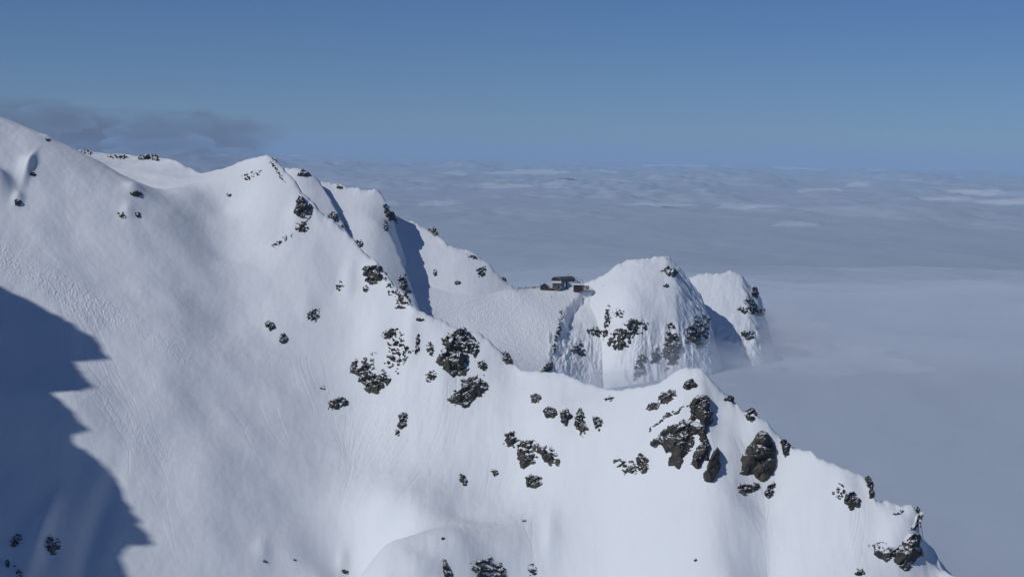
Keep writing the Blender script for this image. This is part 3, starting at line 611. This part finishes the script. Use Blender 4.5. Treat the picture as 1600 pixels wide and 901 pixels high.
R('long narrow diagonal slab of brown rock above the main dark face', [(1012, 672), (1030, 655), (1052, 639), (1076, 630), (1078, 636), (1056, 648), (1036, 662), (1018, 676)], 2.4, .12, .74, wob=.10, group=Gf)
R('main dark rock face with snow-dusted top, under the snowy pinnacle', [(1018, 690), (1035, 676), (1060, 657), (1085, 655), (1098, 640), (1104, 665), (1100, 690), (1085, 714), (1070, 725), (1052, 718), (1038, 706)], 7.0, .20, .74, up=0.3, group=Gf)
R('dark rock tower rising behind the main dark face', [(1080, 630), (1092, 621), (1103, 618), (1110, 632), (1113, 652), (1106, 660), (1106, 688), (1096, 692), (1090, 660)], 5.0, .15, .74, up=0.35, group=Gf)
R('dark blade of rock between the main face and the pointed spire', [(1078, 722), (1087, 704), (1096, 690), (1107, 690), (1108, 704), (1103, 720), (1093, 733), (1082, 731)], 4.2, .12, .78, up=0.4, group=Gf)
R('tall dark pointed rock spire standing free on the snow', [(1120, 694), (1125, 706), (1127, 725), (1124, 742), (1112, 756), (1101, 754), (1096, 746), (1104, 726), (1112, 706)], 6.5, .0, .95, wob=.06, crest=True, name='rock_spire', up=0.6, cat='rock spire', group=Gf)
R('crumbling snow-dusted outcrop left of the main dark face', (978, 728, 22, 12, 25), 2.8, .6, .62, group=Gf)
R('dark rock wedge between the crumbling outcrop and the main face', [(992, 712), (1004, 703), (1012, 714), (1014, 732), (1004, 741), (994, 732)], 3.2, .35, .66, group=Gf)
R('big dark shield-shaped crag on the right part of the crest', [(1190, 674), (1201, 679), (1210, 698), (1214, 722), (1206, 742), (1194, 749), (1180, 741), (1156, 738), (1160, 716), (1175, 690)], 7.0, .04, .88, wob=.07, up=0.35, group=Gf)
R('low brown rock ledge below the shield-shaped crag', [(1150, 766), (1156, 752), (1172, 754), (1186, 752), (1188, 763), (1176, 767), (1164, 773)], 3.0, .25, .66, group=Gf)
R('small ragged rock rib at the right foot of the shield-shaped crag', (1203, 763, 7, 14, 20), 2.8, .45, .62, group=Gf)
R('snow-crusted rock knob on the crest left of the shield-shaped crag', (1173, 649, 12, 10, 10), 2.8, .45, .58, crest=True, group=Gf)
R('narrow snow-crusted rock tooth on the crest right of the shield-shaped crag', [(1213, 690), (1220, 682), (1232, 683), (1238, 698), (1234, 714), (1226, 717), (1220, 706)], 3.4, .35, .62, crest=True, up=0.3, group=Gf)
R('snowy stone cap on the crest between the pinnacle and the knob', (1139, 623, 9, 5, 0), 1.8, .6, .5, crest=True, group=Gf)
R('rounded dark rock with crumbling snow on its left, below the right crest', [(1322, 770), (1333, 766), (1343, 776), (1341, 792), (1328, 796), (1318, 788)], 3.6, .18, .72, group=Gf)
R('patch of small stones left of the rounded dark rock', (1313, 766, 11, 16, 20), 2.2, .68, .6, group=Gf)
R('upright snow-topped rock on the crest at the right step', [(1352, 746), (1358, 742), (1364, 752), (1367, 768), (1366, 780), (1358, 778), (1354, 762)], 2.6, .4, .60, crest=True, group=Gf)
R('huge snow-topped block with a dark broken foot at the right end of the ridge', [(1404, 845), (1414, 832), (1424, 818), (1429, 800), (1434, 790), (1441, 800), (1443, 830), (1441, 862), (1428, 890), (1405, 893), (1380, 878), (1360, 858), (1372, 846), (1390, 850)], 5.5, .25, .62, crest=True, wob=.10, cap=.45, group=Gf)
R('line of small dark rocks on the left foot of the huge snow-topped block', (1372, 858, 20, 9, 35), 2.2, .6, .64, group=Gf)
R('thin broken rock band high on the snow cap of the huge block', (1406, 800, 12, 4, -25), 1.4, .6, .6, group=Gf)
R('small dark rock pair at the bottom left of the huge block', (1343, 893, 7, 8, 20), 2.0, .4, .64, group=Gf)
R('ragged vertical outcrop at the bottom edge, left one of two', [(688, 868), (697, 872), (703, 884), (707, 905), (696, 905), (690, 886)], 2.6, .45, .64, group=Gf)
R('broad ragged outcrop at the bottom edge below the low snow hump', [(738, 880), (755, 868), (772, 868), (786, 880), (792, 905), (748, 905)], 3.0, .55, .64, group=Gf)
R('sprinkle of small stones at the bottom edge right of the broad ragged outcrop', (833, 888, 10, 10, 0), 1.8, .7, .6, group=Gf)
R('small crooked brown rock alone on the open face', (724, 749, 6, 11, -25), 2.0, .35, .66, group=Gf)
R('tiny pair of stones left of the central cluster', (773, 738, 7, 6, 20), 1.5, .5, .66, group=Gf)
R('tiny stone on the slope below the two square blocks', (819, 813, 4, 2.5, 0), 1.0, .1, .8, group=Gf)
R('tiny stone above the bottom-edge outcrop', (692, 841, 3.5, 3.5, 0), 1.1, .1, .8, group=Gf)
R('tiny dark stone in the bottom snow hollow, left one', (414, 876, 4, 3, 0), 1.2, .1, .8, group=Gf)
R('tiny dark stone in the bottom snow hollow, middle one', (461, 874, 3, 2.5, 0), 1.1, .1, .8, group=Gf)
R('small shadowed stone at the bottom of the valley', (539, 892, 6, 4, 0), 1.8, .15, .72, group=Gf)
R('dark speck of rock on the face under the long sluff tracks', (1087, 874, 4, 3, -40), 1.0, .3, .8, group=Gf)
R('tiny stones high on the left part of the near face', (504, 606, 6, 4, -20), 1.2, .5, .7, group=Gf)
# bowl and summit
R('rounded snow-capped boulder on the bowl slope, upper left of a pair', [(413, 504), (420, 500), (429, 503), (430, 512), (423, 516), (415, 512)], 3.0, .1, .66, group=Gb)
R('rounded snow-capped boulder on the bowl slope, lower right of a pair', [(435, 526), (440, 520), (448, 522), (450, 530), (443, 538), (436, 533)], 3.0, .1, .66, group=Gb)
R('small ragged stones above the boulder pair on the bowl slope', (490, 491, 12, 12, 10), 2.2, .62, .62, group=Gb)
R('tall snow-streaked crag on the ridge below the summit', [(461, 322), (466, 306), (476, 305), (484, 318), (487, 336), (478, 338), (468, 338), (459, 340)], 4.0, .3, .66, up=0.45, group=Gb)
R('broken rocks just under the tall snow-streaked crag', [(457, 358), (464, 346), (480, 342), (484, 352), (480, 362), (466, 366)], 2.8, .5, .64, group=Gb)
R('trail of small stones running down left of the broken rocks', (441, 376, 20, 7, -40), 1.8, .75, .6, group=Gb)
R('dark snow-capped knob on the ridge right of the tall crag', [(511, 336), (520, 328), (529, 332), (533, 344), (528, 350), (517, 346)], 3.2, .2, .62, crest=True, group=Gb)
R('small dark rock on the ridge edge right of the snow-capped knob', (536, 352, 5, 5, 20), 2.0, .2, .68, crest=True, group=Gb)
R('dark rocks on the ridge edge halfway down to the shoulder', (561, 381, 8, 9, 40), 2.6, .35, .62, crest=True, group=Gb)
R('dark outcrop under a snow cap on the shoulder of the ridge', [(561, 420), (575, 412), (592, 412), (602, 424), (598, 440), (586, 446), (572, 438)], 4.5, .35, .64, group=Gb)
R('shaded rocks right below the shoulder outcrop', [(600, 430), (614, 440), (626, 452), (634, 468), (624, 476), (610, 462), (598, 448)], 3.0, .55, .64, group=Gb)
R('small rock with a shadow on the slope left of the shoulder outcrop', (530, 446, 7, 9, 20), 2.0, .6, .6, group=Gb)
R('small stones under the shoulder outcrop', (571, 450, 7, 6, 0), 1.8, .55, .62, group=Gb)
R('rock step right under the summit, its dark strip standing in for ridge shade', [(417, 247), (424, 243), (431, 250), (438, 262), (446, 276), (452, 288), (445, 286), (432, 272), (421, 262)], 2.8, .35, .62, crest=True, group=Gb)  # dark rock drawn out down the ridge to imitate its shaded right side
R('faint sprinkle of stones below the summit', (394, 272, 18, 9, -20), 1.2, .85, .6, group=Gb)
R('two specks of rock in the upper bowl', (358, 305, 5, 3.5, 20), 1.0, .4, .7, group=Gb)
R('dark rock at the head of the upper bowl', [(203, 303), (210, 296), (222, 298), (221, 306), (210, 308)], 2.6, .3, .62, group=Gb)
R('small stones below the rock at the head of the upper bowl', (190, 336, 9, 5, 20), 1.8, .6, .62, group=Gb)
R('snow-hooded rock right of the small stones in the upper bowl', (215, 335, 6, 5, 0), 1.8, .4, .6, group=Gb)
R('small rock with a long shadow on the left slope', (51, 272, 6, 4, 10), 2.0, .3, .64, group=Gb)
R('dark rock beside a snow rib at the left edge', (28, 316, 6, 7, 0), 2.6, .25, .66, group=Gb)
R('small rock on the left skyline', (75, 218, 6, 3.5, 10), 1.6, .4, .62, group=Gb)
R('snowy rocks at the left end of the far crest', [(125, 238), (131, 233), (143, 237), (148, 242), (138, 243)], 2.0, .5, .56, crest=True, group=Gb)
R('snow-plastered teeth on the far crest', [(213, 246), (222, 242), (236, 240), (246, 243), (256, 252), (238, 252), (220, 252)], 3.2, .6, .54, crest=True, group=Gb)
R('snow-plastered lumps in the middle of the far crest', [(160, 242), (175, 241), (198, 243), (206, 247), (190, 249), (168, 247)], 2.2, .65, .52, crest=True, group=Gb)
# far ribs
R('rocky tip of the second peak', [(463, 276), (466, 266), (474, 265), (482, 269), (488, 276), (476, 276)], 3.2, .4, .62, crest=True, group=Gr)
R('small rocks on the skyline right of the second peak', (530, 292, 8, 4, 20), 2.0, .5, .6, crest=True, group=Gr)
R('dark cliff on the right shoulder of the broad rib', [(597, 322), (606, 318), (616, 332), (620, 344), (610, 346), (600, 336)], 4.0, .35, .62, group=Gr)
R('small rocks below the dark cliff of the broad rib', (604, 352, 6, 9, 0), 2.4, .5, .6, group=Gr)
R('dark rocks at the foot of the broad rib', [(619, 436), (630, 426), (638, 440), (642, 456), (634, 460), (624, 450)], 4.0, .45, .62, group=Gr)
R('specks of rock in the deep shade under the broad rib', (628, 470, 12, 14, 20), 2.4, .75, .62, group=Gr)
R('small rocks on the skyline of the right-hand face', (677, 362, 9, 5, 40), 2.2, .4, .62, crest=True, group=Gr)
R('shaded rocks near the lower end of the right-hand face', (753, 424, 8, 11, 10), 3.0, .5, .62, group=Gr)
R('small rock in the middle of the right-hand face', (715, 441, 6, 5, 0), 2.0, .5, .6, group=Gr)
R('small rock high on the right-hand face', (680, 426, 4, 6, 0), 1.8, .5, .6, group=Gr)
R('faint stones on the upper edge of the right-hand face', (738, 400, 10, 4, 30), 1.8, .65, .6, group=Gr)
R('last dark rocks on the crest before the lift buildings', (787, 436, 4, 3, 40), 1.5, .4, .64, crest=True, group=Gr)
# piste cliff, ribs, domes
R('shaded cliff band at the top of the ski slope edge', [(874, 487), (879, 486), (882, 500), (878, 520), (868, 545), (860, 560), (862, 540), (868, 515)], 3.2, .45, .70, group=Gd)
R('bare rock wall at the bottom corner of the ski slope', [(838, 582), (848, 574), (858, 562), (864, 552), (866, 566), (858, 586), (844, 588)], 4.0, .25, .72, group=Gd)
R('patchy rocks on the rib right of the ski slope gully', [(917, 514), (926, 508), (940, 512), (946, 520), (936, 530), (920, 524)], 3.2, .5, .64, group=Gd)
R('faint snow-crusted rocks on the lower rib right of the gully', (905, 545, 12, 14, 10), 2.6, .75, .60, group=Gd)
R('dark rocks along the second gully left of the main dome', [(948, 475), (954, 470), (955, 495), (950, 520), (942, 530), (944, 500)], 3.0, .55, .70, group=Gd)
R('dark rocks on the right shoulder of the main dome', [(1030, 421), (1040, 416), (1048, 412), (1056, 420), (1060, 432), (1050, 434), (1040, 428)], 4.0, .35, .64, group=Gd)
R('small dark rock under the shoulder rocks of the main dome', (1040, 446, 6, 4, 0), 2.2, .3, .64, group=Gd)
R('wide band of broken rock across the middle of the main dome', [(950, 535), (962, 515), (980, 500), (1000, 498), (1015, 503), (1010, 520), (992, 530), (972, 540), (956, 545)], 4.5, .5, .66, group=Gd)
R('dark boulder cluster above the wide rock band', (988, 504, 10, 7, 0), 3.6, .35, .66, group=Gd)
R('snow-crusted stones above the left end of the rock band', (967, 488, 10, 8, 0), 2.4, .75, .6, group=Gd)
R('jagged rock pillar low on the main dome', [(1040, 510), (1052, 505), (1060, 520), (1064, 545), (1056, 568), (1042, 574), (1036, 555), (1040, 530)], 5.0, .4, .66, group=Gd)
R('rocks fading into the mist left of the jagged pillar', [(1015, 552), (1026, 540), (1036, 550), (1030, 568), (1018, 568)], 3.4, .5, .66, group=Gd)
R('misty rock rib at the foot of the main dome', [(990, 565), (1004, 548), (1012, 560), (1008, 585), (990, 595)], 3.0, .55, .62, group=Gd)
R('shaded broken cliff on the right flank of the main dome', [(1070, 512), (1082, 495), (1098, 485), (1108, 500), (1104, 530), (1088, 545), (1074, 535)], 4.0, .55, .64, group=Gd)
R('dark cliff bits on the upper right edge of the smaller dome', [(1172, 450), (1181, 446), (1186, 458), (1184, 468), (1174, 462)], 3.4, .3, .66, group=Gd)
R('long broken rock edge of the smaller dome', [(1156, 470), (1168, 462), (1184, 470), (1192, 484), (1196, 498), (1184, 496), (1166, 486)], 4.0, .5, .66, group=Gd)
R('snow-crusted rocks in the middle of the smaller dome', (1160, 484, 9, 6, 20), 2.8, .5, .62, group=Gd)
R('lowest rocks of the smaller dome at the edge of the mist', (1168, 522, 12, 8, 20), 2.8, .55, .62, group=Gd)
# shaded lower left
R('black oval stone in the shade at the bottom left corner', (12, 880, 4, 7, 0), 1.6, .05, .9, group=Gs)
R('ragged dark stones in the shade near the left edge', (25, 842, 9, 14, 10), 1.8, .68, .66, group=Gs)
R('dark stones in the shade below a snow rib', (82, 848, 13, 16, -30), 1.8, .62, .66, group=Gs)
R('thin line of stones at the bottom edge in the shade', (28, 892, 6, 12, -20), 1.4, .65, .7, group=Gs)
# ------------------------------------------------------------------ lift station, huts and people
def pm(name, c, r=.7): return mat(name, c, r)
M_dark = pm('dark_cladding', (.035, .032, .036)); M_wood = pm('brown_boards', (.11, .075, .055)); M_stone = pm('stone_wall', (.14, .12, .10)); M_white = pm('white_panel', (.62, .66, .74)); M_blue = pm('blue_steel', (.03, .05, .13)); M_steel = pm('grey_steel', (.16, .18, .21)); M_beige = pm('beige_panel', (.42, .40, .30)); M_roof = pm('grey_roof', (.11, .10, .11)); M_glass = pm('dark_glass', (.02, .03, .06), .2); M_pole = pm('pole_paint', (.05, .06, .08)); M_rust = pm('red_brown_boards', (.05, .022, .02))
SC = 1396/F
STx, STy = (ar(885, 449)[0]*1396), 1396.
STz = float(at(885, 449.3, 1396)[2])
def empty(name, loc, rz=0):
    o = bpy.data.objects.new(name, None); C.objects.link(o); o.location = loc; o.rotation_euler.z = rz; return o
class MB:
    def __init__(s): s.bm = bmesh.new()
    def box(s, x0, x1, y0, y1, z0, z1):
        r = bmesh.ops.create_cube(s.bm, size=1)
        for v in r['verts']: v.co = Vector((x0+(v.co.x+.5)*(x1-x0), y0+(v.co.y+.5)*(y1-y0), z0+(v.co.z+.5)*(z1-z0)))
        return s
    def bar(s, p, q, w):
        p, q = Vector(p), Vector(q); d = q-p; r = bmesh.ops.create_cube(s.bm, size=1); R_ = d.to_track_quat('Z', 'Y').to_matrix()
        for v in r['verts']: v.co = p + R_ @ Vector((v.co.x*w, v.co.y*w, (v.co.z+.5)*d.length))
        return s
    def prism(s, prof, ax, length, base=(0, 0, 0)):
        """profile (across, up) swept along horizontal unit axis ax"""
        ax = Vector((*ax, 0)); ac = Vector((ax.y, -ax.x, 0)); b = Vector(base); n = len(prof)
        f = [s.bm.verts.new(b+ac*a+Vector((0, 0, z))) for a, z in prof]; g = [s.bm.verts.new(b+ac*a+Vector((0, 0, z))+ax*length) for a, z in prof]
        for i in range(n): s.bm.faces.new((f[i], f[(i+1) % n], g[(i+1) % n], g[i]))
        s.bm.faces.new(f[::-1]); s.bm.faces.new(g); return s
    def build(s, name, m, parent=None):
        bmesh.ops.recalc_face_normals(s.bm, faces=s.bm.faces)
        me = bpy.data.meshes.new(name); s.bm.to_mesh(me); s.bm.free(); me.materials.append(m)
        o = bpy.data.objects.new(name, me); C.objects.link(o); o.parent = parent; return o
# snow pad the buildings stand on is the ski_slope itself; origin of each building is on it
st = tag(empty('lift_station', (STx, STy+6, STz)), 'grey chairlift top station with arched roof on the saddle between ski slope and dome', 'lift station')
ang = math.radians(45); ax = (math.cos(ang), math.sin(ang))
def arch(hw, h, z0, n=14, t=None):
    o_ = [(-hw*math.cos(math.pi*i/n), z0+h*math.sin(math.pi*i/n)**.8) for i in range(n+1)]
    if t: o_ += [(p*(1-t/hw), z0+(z-z0)*(1-t/h)) for p, z in o_[::-1]]
    return o_
MB().prism(arch(5.2, 3.6, 5.3, t=.5), ax, 18, (-8.6, -4.5, 0)).build('roof', M_roof, st)
MB().prism(arch(4.6, 3.0, 5.3), ax, .4, (-8.5, -4.4, 0)).build('end_panel', M_dark, st)
MB().prism(arch(5.45, 3.8, 5.2, t=.4), ax, .5, (-8.9, -4.8, 0)).build('roof_rim', M_steel, st)
MB().prism([(-4.6, 3.6), (4.6, 3.6), (4.9, 5.4), (-4.9, 5.4)], ax, 17, (-8.3, -4.2, 0)).build('machine_deck', M_steel, st)
for x, y in ((-.2, -3), (.6, 4)): MB().box(x-.55, x+.55, y-.6, y+.6, -2, 4.6).build('pillar', M_blue, st)
MB().box(-5.6, -1.4, -1.5, 3, -2, 3.9).build('wall', M_white, st)
wr = MB().box(1.2, 6.2, -1.0, 3, -2, 4.6).build('wall', M_white, st)
MB().box(2.1, 4.6, -1.12, -1.0, .8, 2.0).build('window', M_glass, wr); MB().box(2.2, 4.3, -1.12, -1.0, 3.0, 3.35).build('window', M_glass, wr)
tr = MB()
tr.bar((5.5, -1, 7.3), (14.6, 0, 2.0), .55).bar((5.5, 2, 7.3), (14.6, 3, 2.0), .55).bar((5.5, -1, 4.6), (14, 0, 1.6), .4).bar((5.5, 2, 4.6), (14, 3, 1.6), .4)
for k in range(6): x = 6+k*1.5; tr.bar((x, -1, 7.0-k*.87), (x+.8, -1, 4.3-k*.53), .3).bar((x, 2, 7.0-k*.87), (x+.8, 2, 4.3-k*.53), .3)
tr.build('conveyor_frame', M_blue, st)
MB().bar((6, -.5, 8.3), (9.6, -.2, 8.1), .28).bar((7, -.4, 8.2), (7, -.4, 6.5), .25).bar((9, -.4, 8.2), (9, -.4, 5.6), .25).build('catwalk', M_steel, st)
MB().bar((10.2, -.5, 6.6), (14.8, -.2, 6.4), .28).bar((11, -.4, 6.5), (11, -.4, 4.2), .25).bar((13.6, -.4, 6.4), (13.6, -.4, 2.6), .25).build('catwalk', M_steel, st)
MB().bar((1.8, 2, 8.6), (1.8, 2, 11.2), .16).build('mast', M_pole, st)
def hut(name, x0, x1, dep, h, m, label, roofz=1.0, kind='flat', yoff=-3):
    o = tag(empty(name, (STx+(x0+x1)/2, STy+yoff, STz)), label, 'hut', 'small buildings at the lift station'); w = (x1-x0)/2
    if kind == 'flat':
        MB().box(-w, w, -dep/2, dep/2, -2.5, h).build('wall', m, o)
        r = MB(); r.prism([(-dep/2-.5, h+.02), (dep/2+.5, h+.02), (dep/2+.3, h+roofz*.7), (0, h+roofz*1.15), (-dep/2-.3, h+roofz*.6)], (1, 0), 2*w+1.2, (-w-.6, 0, 0)); r.build('roof_snow', M_cap, o)
        MB().box(-w*.5, -w*.1, -dep/2-.08, -dep/2, h*.35, h*.75).build('window', M_glass, o); MB().box(w*.35, w*.6, -dep/2-.08, -dep/2, -.5, h*.7).build('door', M_dark, o)
    return o
hut('hut', -11.8, -5.2, 5, 4.2, M_stone, 'brown stone hut with snow roof under the arched left end of the lift station', 1.2)
hut('hut', 5.9, 13.3, 4.5, 2.9, M_rust, 'low dark red-brown hut with snow roof under the right end of the lift station', 1.0)
ct = tag(empty('container', (STx+16.2, STy-3, STz-.6)), 'pale beige container right of the low red-brown hut', 'container', 'small buildings at the lift station')
MB().box(-2.7, 2.7, -1.3, 1.3, -1, 3.1).build('body', M_beige, ct); MB().box(.3, 2.3, -1.36, -1.3, .2, 2.4).build('door', M_stone, ct)
gh = tag(empty('hut', (STx-18.6, STy-4, STz-.9)), 'small dark gabled hut with a half-snowy roof at the end of the queue', 'hut', 'small buildings at the lift station')
MB().prism([(-3.4, -2), (3.4, -2), (3.4, 1.6), (0, 4.0), (-3.4, 1.6)], (0, 1), 5, (0, -2.5, 0)).build('wall', M_dark, gh)
MB().prism([(-3.9, 1.45), (0, 4.15), (0, 4.5), (-4.1, 1.7)], (0, 1), 5.8, (0, -2.9, 0)).build('roof', M_wood, gh)
MB().prism([(4.1, 1.4), (0, 4.15), (0, 4.9), (4.2, 2.1)], (0, 1), 5.8, (0, -2.9, 0)).build('roof', M_wood, gh)
MB().prism([(-4.1, 1.75), (0, 4.6), (0, 5.2), (-4.2, 2.6)], (0, -1), 5.6, (0, 2.8, 0)).build('roof_snow', M_cap, gh)
MB().box(-.5, .5, -.12, 0, -.5, 1.4).build('door', M_wood, gh).location.y = -2.5
dk = tag(MB().box(-1.9, 1.9, -1.2, 1.2, -.5, .45).build('deck', M_wood), 'low dark wooden deck on the snow beside the gabled hut', 'deck'); dk.location = (STx-13.4, STy-6, STz-1.0)
def drop(u, v, only=None):
    for k in range(60):
        d = hit([u], [v+k*.15], only)[0]
        if np.isfinite(d): p = at(u, v+k*.15, d); return Vector(p)
    print('drop miss', u, v); return Vector(at(u, v, 1390))
for u, v, h, lab in ((800.4, 449, 2.6, 'dark marker post at the foot of the shaded snow bank, left of a pair'), (804.4, 449.2, 2.6, 'dark marker post left of the skiers\' queue, right of a pair'), (844.6, 446, 4.2, 'thin flag post above the gabled hut')):
    o = MB().bar((0, 0, -.6), (0, 0, h), .22).bar((0, 0, h), (0, 0, h+.25), .3).build('marker_post', M_pole); o.location = drop(u, v); tag(o, lab, 'post', 'marker posts near the lift')
# people: one continuous skinned body per outfit, copied
def body(name, jacket, trousers, pose=0):
    J = {'pel': (0, 0, .92, .15), 'wst': (0, 0, 1.10, .14), 'chs': (0, 0, 1.32, .17), 'nck': (0, 0, 1.50, .065), 'hd0': (0, -.01, 1.60, .095), 'hd1': (0, -.01, 1.70, .10)}
    for s_, k in ((-1, 'l'), (1, 'r')):
        J['hp'+k] = (s_*.10, 0, .86, .11); J['kn'+k] = (s_*.12, -.05-.06*pose, .48, .075); J['an'+k] = (s_*.13, .02, .09, .055); J['to'+k] = (s_*.14, -.16, .05, .05)
        J['sh'+k] = (s_*.20, 0, 1.42, .07); J['el'+k] = (s_*.30, .0, 1.15, .052); J['ha'+k] = (s_*.30, -.20-.1*pose, 1.0, .045)
    E_ = [('pel', 'wst'), ('wst', 'chs'), ('chs', 'nck'), ('nck', 'hd0'), ('hd0', 'hd1')]
    for k in 'lr': E_ += [('pel', 'hp'+k), ('hp'+k, 'kn'+k), ('kn'+k, 'an'+k), ('an'+k, 'to'+k), ('chs', 'sh'+k), ('sh'+k, 'el'+k), ('el'+k, 'ha'+k)]
    ks = list(J); me = bpy.data.meshes.new(name); me.from_pydata([J[k][:3] for k in ks], [(ks.index(a), ks.index(b)) for a, b in E_], [])
    o = bpy.data.objects.new(name, me); C.objects.link(o); o.modifiers.new('skin', 'SKIN'); o.modifiers.new('sub', 'SUBSURF').levels = 1
    sv = me.skin_vertices[0].data
    for i, k in enumerate(ks): sv[i].radius = (J[k][3],)*2; sv[i].use_root = (k == 'pel')
    dg = bpy.context.evaluated_depsgraph_get(); m2 = bpy.data.meshes.new_from_object(o.evaluated_get(dg)); o.modifiers.clear(); o.data = m2; m2.name = name
    m2.materials.clear()
    for m in (jacket, trousers, M_skin, M_pole): m2.materials.append(m)
    for p_ in m2.polygons:
        z = p_.center.z; x = abs(p_.center.x)
        p_.material_index = 3 if z < .14 else 1 if z < .95 and x < .26 else 0 if z < 1.52 else (2 if p_.center.y < -.05 and z < 1.72 else 3)
        p_.use_smooth = True
    return o
M_skin = pm('skin', (.45, .28, .2)); cols = [(.03, .03, .05), (.12, .03, .03), (.03, .05, .12), (.20, .09, .05), (.05, .05, .05), (.16, .07, .10)]
MJ = [pm('jacket', c) for c in cols]; MT = [pm('trousers', c) for c in ((.03, .03, .04), (.05, .045, .05), (.08, .06, .05))]
protos = []
spots = []
qx = [809.2, 810.2, 811.3, 812.6, 813.6, 814.4, 815.6, 816.8, 819.6, 820.6, 821.4, 822.6, 823.5, 824.4, 825.4, 826.2, 827.4, 829.8, 831.6, 832.5, 833.4, 834.3, 835.2, 836.2, 837.0, 838.6, 840.2, 841.4]
for i, u in enumerate(qx): spots.append((u, 451.6-(u-809)*.045+random.uniform(-.5, .5), 'tiny skier standing in the long queue left of the gabled hut', 'skiers queueing at the lift'))
spots += [(808.3, 455.6, 'lone skier in dark clothes on the snow below the left end of the queue', 'skiers on the slopes'), (818.5, 454.6, 'lone dark skier on the snow below the middle of the queue', 'skiers on the slopes'),
          (856.5, 448, 'left one of three skiers between the gabled hut and the stone hut', 'skiers by the huts'), (858.8, 448.4, 'middle one of three skiers between the gabled hut and the stone hut', 'skiers by the huts'), (860.2, 449, 'right one of three skiers between the gabled hut and the stone hut', 'skiers by the huts'), (862.4, 448.6, 'skier standing against the left corner of the stone hut', 'skiers by the huts'),
          (785.0, 434.6, 'uppermost of three climbers on the snowy crest left of the posts', 'climbers on the crest'), (787.4, 437.2, 'middle one of three climbers on the snowy crest left of the posts', 'climbers on the crest'), (790.6, 440.4, 'lowest of three climbers on the snowy crest left of the posts', 'climbers on the crest'),
          (942, 448.6, 'walker alone at the foot of the main dome, right of the container', 'skiers on the slopes'), (861.6, 465.6, 'skier alone descending the tracked slope below the stone hut', 'skiers on the slopes')]
def person(i):
    k = i % 6
    if len(protos) <= k: protos.append(body('person', MJ[k], MT[k % 3], k % 2)); return protos[k]
    o = protos[k].copy(); C.objects.link(o); return o
for i, (u, v, lab, grp) in enumerate(spots):
    o = person(i); o.location = drop(u, v); o.rotation_euler = (0, 0, random.uniform(0, 6.28)); f = random.uniform(.96, 1.06); o.scale = (f, f, f); tag(o, lab, 'person', grp)
sk = o; sk.rotation_euler.z = math.radians(70)
for s_ in (-.13, .13): q_ = MB().box(s_-.045, s_+.045, -1.0, .75, -.02, .03).build('ski', M_dark, sk)
